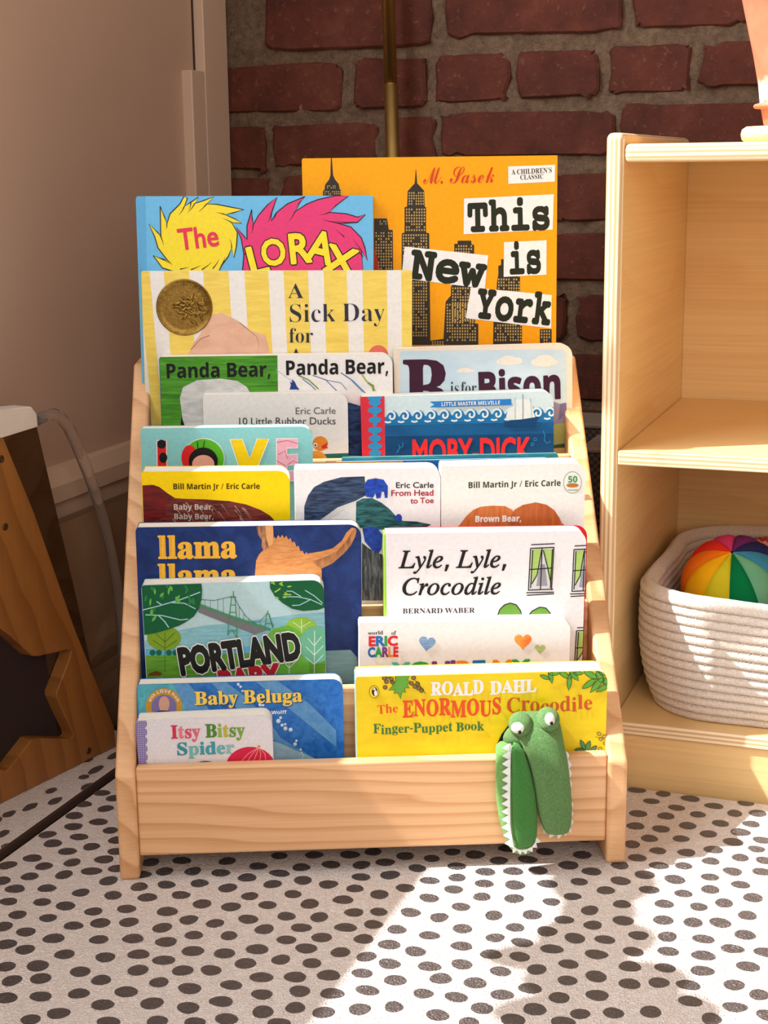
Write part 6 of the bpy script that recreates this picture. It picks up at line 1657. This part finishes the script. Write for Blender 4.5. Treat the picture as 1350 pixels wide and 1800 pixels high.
lathe(bm, [(.0345, 0), (.0358, .002), (.0385, .0145), (.0388, .0152), (.0445, .0158), (.0455, .0175), (.0445, .0192), (.0398, .0205), (.0418, .036), (.047, .061), (.056, .098), (.066, .14), (.07, .142), (.071, .165), (.066, .167), (.063, .14), (.05, .09), (.004, .088)], 64)
link('pot_body', bm, TERR, pot)
bm = bmesh.new()
lathe(bm, [(.061, .13), (.062, .137), (.04, .139), (.002, .14)], 40)
link('soil', bm, PL('potting_soil', (54, 40, 32), .95, .1, bump=.8, bscale=200, bdist=.004), pot)

# ------------------------------------------------------------------ brass floor lamp behind the bookcase
LY = 1.708
pa_, pb_ = hit(682.5, 0, E2, E2 * LY), hit(690.5, 272, E2, E2 * LY)
dl = (pa_ - pb_) / (pa_.z - pb_.z)
at_z = lambda z: pb_ + dl * (z - pb_.z)
jz = hit(685, 147, E2, E2 * LY).z
BRASS = PL('brushed_brass', (200, 166, 100), .38, .5, 1.0, var=.08, nscale=30)
ft = at_z(-.0118)
lampo = thing('floor_lamp', 'thin brass floor lamp pole in front of the brick wall', 'lamp', Matrix.Translation(ft))
bm = bmesh.new(); tube(bm, [at_z(jz + .0004) - ft, at_z(1.45) - ft], .0073, 28); link('upper_pole', bm, BRASS, lampo)
bm = bmesh.new(); tube(bm, [at_z(.0) - ft, at_z(jz - .0004) - ft], .0079, 28); tube(bm, [at_z(jz - .0006) - ft, at_z(jz + .0006) - ft], .0066, 20); link('lower_pole', bm, BRASS, lampo)
bm = bmesh.new(); lathe(bm, [(.026, 0), (.028, .002), (.028, .012), (.012, .018), (.002, .018)], 40); link('lamp_foot', bm, BRASS, lampo)

# ------------------------------------------------------------------ wooden panel with a star cut-out, left edge
A0 = RW(-.799, 1.124, -.0)
PD = (E1 * .17641815 + E2 * .98431531).normalized()
PN = PD.cross(ZV).normalized()          # faces the room
FRM = Matrix((PD, ZV, PN)).transposed().to_4x4()
FRM.translation = A0
FRI = FRM.inverted()
def Fp(px, py, d=0.0):
    q = FRI @ hit(px, py, PN, A0 + PN * d)
    return (q.x, q.y)
frm = thing('star_panel', 'honey wood panel with a star-shaped cut-out and mirror edge, lower left', 'wooden toy frame', FRM)
HONEY = WOOD('honey_wood', (158, 104, 50), (128, 80, 36), axis=(1, .35, 0), bands=36, dist=.9, grain=(7, 3, 5), fine=(300, 6, 60), amount=.7)
outl = [(-.42, .0005), Fp(205, 1334), Fp(201, 1277), Fp(130, 1100), Fp(60, 900), Fp(5, 766), (-.06, .335), (-.42, .25)]
outl[1] = (outl[1][0], .0005)
st_ = [(-60, 150), (60, 235), (150, 318), (205, 365), (240, 366), (420, 326), (442, 334), (436, 372), (350, 595), (352, 622), (452, 840), (456, 862), (438, 878), (225, 874), (200, 882), (60, 1062), (32, 1078), (5, 1066), (-60, 1000), (-200, 880), (-330, 700), (-240, 420), (-150, 210)]
hole = [Fp(x / 3.53, 1050 + y / 3.53) for x, y in st_]
def slab_hole(bm, out, hole, z0, z1):
    for z, flip in ((z1, False), (z0, True)):
        flat = out + hole
        vs = [bm.verts.new((x, y, z)) for x, y in flat]
        for t in tessellate_polygon([[Vector((x, y, 0)) for x, y in L] for L in (out, hole)]):
            bm.faces.new([vs[i] for i in t])
    for L in (out, hole):
        n = len(L)
        a = [bm.verts.new((x, y, z0)) for x, y in L]
        b = [bm.verts.new((x, y, z1)) for x, y in L]
        for i in range(n): bm.faces.new((a[i], a[(i + 1) % n], b[(i + 1) % n], b[i]))
    bmesh.ops.remove_doubles(bm, verts=bm.verts[:], dist=1e-6)
    bmesh.ops.recalc_face_normals(bm, faces=bm.faces[:])
bm = bmesh.new()
slab_hole(bm, outl, hole, -.015, 0)
es = [e for e in bm.edges if len(e.link_faces) == 2 and abs(e.link_faces[0].normal.dot(e.link_faces[1].normal)) < .3 and all(v.co.z > -.001 for v in e.verts)]
bmesh.ops.bevel(bm, geom=es, offset=.0025, segments=3, profile=.5, affect='EDGES', clamp_overlap=True)
link('side_board', bm, HONEY, frm)
MIR = PL('acrylic_mirror', (120, 112, 104), .04, .5, 1.0, var=.02)
bm = bmesh.new()
prism(bm, [(*q, -.0185) for q in [(-.2, .0006), (.167, .0006), (.166, .022), Fp(160, 1075), Fp(85, 745), (-.2, .30)]], (0, 0, .003))
link('mirror_sheet', bm, MIR, frm)
def stripes():
    m, nt, bs = nodes_of('striped_dark_cloth')
    tc = nt.nodes.new('ShaderNodeTexCoord')
    dp = nt.nodes.new('ShaderNodeVectorMath'); dp.operation = 'DOT_PRODUCT'; dp.inputs[1].default_value = (-120, 420, 0)
    nt.links.new(tc.outputs['Object'], dp.inputs[0])
    fr = nt.nodes.new('ShaderNodeMath'); fr.operation = 'FRACT'; nt.links.new(dp.outputs['Value'], fr.inputs[0])
    nt.links.new(ramp(nt, fr.outputs[0], [(0, lin((50, 32, 30))), (.5, lin((50, 32, 30))), (.7, lin((30, 18, 18))), (1, lin((50, 32, 30)))]), bs.inputs['Base Color'])
    bs.inputs['Roughness'].default_value = .9
    return m
bm = bmesh.new()
prism(bm, [(*q, -.0152) for q in [(-.3, .03), (.1, .03), (.085, .15), (-.3, .22)]], (0, 0, -.002))
link('dark_backing', bm, stripes(), frm)
WP = PL('white_plastic', (222, 212, 202), .4, .5)
bm = bmesh.new()
prism(bm, [(*q, .004) for q in [(-.12, .345), Fp(0, 768), Fp(62, 750), Fp(60, 727), Fp(50, 714), Fp(0, 719), (-.12, .372)]], (0, 0, -.022), .0015)
link('top_rail', bm, WP, frm)
SCRW = PL('screw_steel', (90, 70, 48), .35, .5, .8)
for px, py in ((2, 807), (9, 926), (156, 1320)):
    x, y = Fp(px, py)
    bm = bmesh.new()
    lathe(bm, [(.0034, -.001), (.0034, .0004), (.0026, .0012), (.0012, .0009), (.0004, .0002)], 20, 0, (x, y, 0))
    link('screw', bm, SCRW, frm)
# clear vinyl tube bending down from the top rail
def clear():
    m, nt, bs = nodes_of('clear_vinyl')
    bs.inputs['Base Color'].default_value = (.86, .80, .74, 1)
    bs.inputs['Transmission Weight'].default_value = .92
    bs.inputs['Roughness'].default_value = .08
    bs.inputs['IOR'].default_value = 1.3
    add_bump(nt, bs, noise(nt, tex_coord(nt), 40.0), .1, .002)
    return m
tp = [hit(px, py, E1, E1 * -.792) for px, py in ((64, 739), (80, 731), (95, 728), (108, 735), (121, 752), (136, 785), (151, 822), (167, 866), (182, 915), (195, 968), (206, 1030), (212, 1090), (216, 1160), (218, 1220))]
bm = bmesh.new()
tube(bm, [p - tp[0] for p in tp], [.0052, .0056, .0058, .0058, .0058, .0058, .0057, .0056, .0055, .0054, .0053, .0052, .0052, .0052], 16)
o = link('clear_tube', bm, clear())
o.location = tp[0]
tag(o, 'clear bent plastic tube arching from the star panel top down behind the bookcase', 'tube')
# brown paper bag by the baseboard
bag = thing('paper_bag', 'creased brown paper bag standing between the star panel and the bookcase', 'bag', ROOM @ Matrix.Translation((-.826, 1.46, -.0118)))
bm = bmesh.new()
gx, gz = 16, 16
def bagz(u_, v_):
    x = .008
    x += .006 * max(0, 1 - abs(v_ - .42 - .25 * (u_ - .5)) * 9) - .004 * max(0, 1 - abs(v_ - .25 + .5 * (u_ - .5)) * 8)
    return x
fv = [[bm.verts.new((bagz(i / gx, j / gz), -.26 + .42 * i / gx, .242 * j / gz)) for i in range(gx + 1)] for j in range(gz + 1)]
bv = [[bm.verts.new((-.006, -.26 + .42 * i / gx, .242 * j / gz)) for i in range(gx + 1)] for j in range(gz + 1)]
for j in range(gz):
    for i in range(gx):
        bm.faces.new((fv[j][i], fv[j][i + 1], fv[j + 1][i + 1], fv[j + 1][i]))
        bm.faces.new((bv[j][i], bv[j + 1][i], bv[j + 1][i + 1], bv[j][i + 1]))
for j in range(gz):
    bm.faces.new((fv[j][0], fv[j + 1][0], bv[j + 1][0], bv[j][0]))
    bm.faces.new((fv[j][gx], bv[j][gx], bv[j + 1][gx], fv[j + 1][gx]))
for i in range(gx): bm.faces.new((fv[0][i], bv[0][i], bv[0][i + 1], fv[0][i + 1]))
link('bag_body', bm, PL('kraft_paper', (150, 120, 92), .8, .2, var=.08, nscale=20, bump=.1, bscale=120), bag)

# ------------------------------------------------------------------ plant by the window (outside the picture): its leaves shade the mat
plant = thing('potted_plant', 'broad-leaved green plant on a stool by the window, outside the picture', 'plant', Matrix.Translation(RW(-.70, .42, -.0118)))
PO = RW(-.70, .42, -.0118)
LEAFM = PL('leaf_green', (64, 110, 50), .45, .4, var=.12)
lobes = [  # shadow centre (pixels), radii, plane of the shadow
    (1058, 1556, 96, 40, None), (1050, 1600, 70, 46, None), (1045, 1652, 108, 42, None), (985, 1682, 128, 30, None), (1065, 1728, 150, 44, None), (1072, 1784, 205, 48, None),
    (1322, 1118, 74, 52, 'b'), (1075, 665, 34, 66, 'c'),
]
hf = hit(1085, 1860, ZV, Vector((0, 0, 0)))
hub = hf - SUN_DIR * ((hf.dot(E1) + .70) / SUN_DIR.dot(E1)) - PO
for (px, py, rx, ry, pl_) in lobes:
    def onp(a, b):
        if pl_ == 'b': return hit(a, b, E2, E2 * 1.372)
        if pl_ == 'c': return hit(a, b, E2, E2 * 1.359)
        return hit(a, b, ZV, Vector((0, 0, 0)))
    c_ = onp(px, py)
    tt = (c_.dot(E1) + .70 + rng.uniform(-.03, .03)) / SUN_DIR.dot(E1)
    cc = c_ - SUN_DIR * tt
    nrm = (-SUN_DIR + Vector((rng.uniform(-.2, .2), rng.uniform(-.2, .2), .15))).normalized()
    pts = []
    for k in range(24):
        a = 2 * math.pi * k / 24
        wv = 1 + .05 * math.sin(3 * a + px)
        q = onp(px + rx * wv * math.cos(a), py + ry * wv * math.sin(a))
        q = q - SUN_DIR * ((q - cc).dot(nrm) / SUN_DIR.dot(nrm))
        pts.append(q - PO)
    bm = bmesh.new()
    prism(bm, pts, -nrm * .0008)
    link('leaf', bm, LEAFM, plant)
    bm = bmesh.new()
    e_ = cc - PO
    tube(bm, [hub, (hub + e_) / 2 + Vector((0, 0, .05)), e_ - nrm * .001], .0008, 6)
    link('stem', bm, LEAFM, plant)
bm = bmesh.new()
tube(bm, [RW(-.70, .30, .40) - PO, hub], .004, 10)
link('stem', bm, LEAFM, plant)
bm = bmesh.new()
q = RW(-.70, .30, .0) - PO
lathe(bm, [(.05, .26), (.07, .42), (.072, .43), (.06, .43), (.002, .415)], 32, 0, q)
link('pot', bm, TERR, plant)
bm = bmesh.new()
lathe(bm, [(.1, 0), (.1, .01), (.02, .02), (.02, .235), (.1, .24), (.1, .2595), (.002, .2598)], 32, 0, q)
link('stool', bm, HONEY, plant)

# ------------------------------------------------------------------ dim woven boxes in the gap between bookcase and cabinet
def weave():
    m, nt, bs = nodes_of('grey_weave')
    v = tex_coord(nt, (1, 1, 1))
    ck = nt.nodes.new('ShaderNodeTexChecker')
    ck.inputs['Scale'].default_value = 260
    ck.inputs['Color1'].default_value = lin((96, 84, 76))
    ck.inputs['Color2'].default_value = lin((62, 52, 48))
    nt.links.new(v, ck.inputs['Vector'])
    nt.links.new(ck.outputs['Color'], bs.inputs['Base Color'])
    bs.inputs['Roughness'].default_value = .9
    add_bump(nt, bs, ck.outputs['Fac'], .5, .002)
    return m
WV_ = weave()
LIDM = PL('grey_lid', (150, 138, 128), .7, .3)
for (px, py, yy, dep, lab) in ((1030, 744, 1.64, .075, 'taller dim grey woven box at the back between bookcase and cabinet'), (1032, 786, 1.545, .08, 'lower dim grey woven box in front of the taller one, beside the cabinet')):
    tp_ = hit(px, py, E2, E2 * yy)
    zt, xl, xr = tp_.z, -.43 if yy > 1.6 else -.352, -.296
    wb = thing('storage_box', lab, 'box', ROOM @ Matrix.Translation(((xl + xr) / 2, yy + dep / 2, -.0118)), 'woven boxes in the gap')
    hx, hy, hz = (xr - xl) / 2, dep / 2, zt + .0118
    bm = bmesh.new()
    box(bm, (-hx, -hy, 0), (hx, hy, hz - .0062), .002)
    link('box_body', bm, WV_, wb)
    bm = bmesh.new()
    box(bm, (-hx - .0012, -hy - .0012, hz - .006), (hx + .0012, hy + .0012, hz), .002)
    link('lid', bm, LIDM, wb)
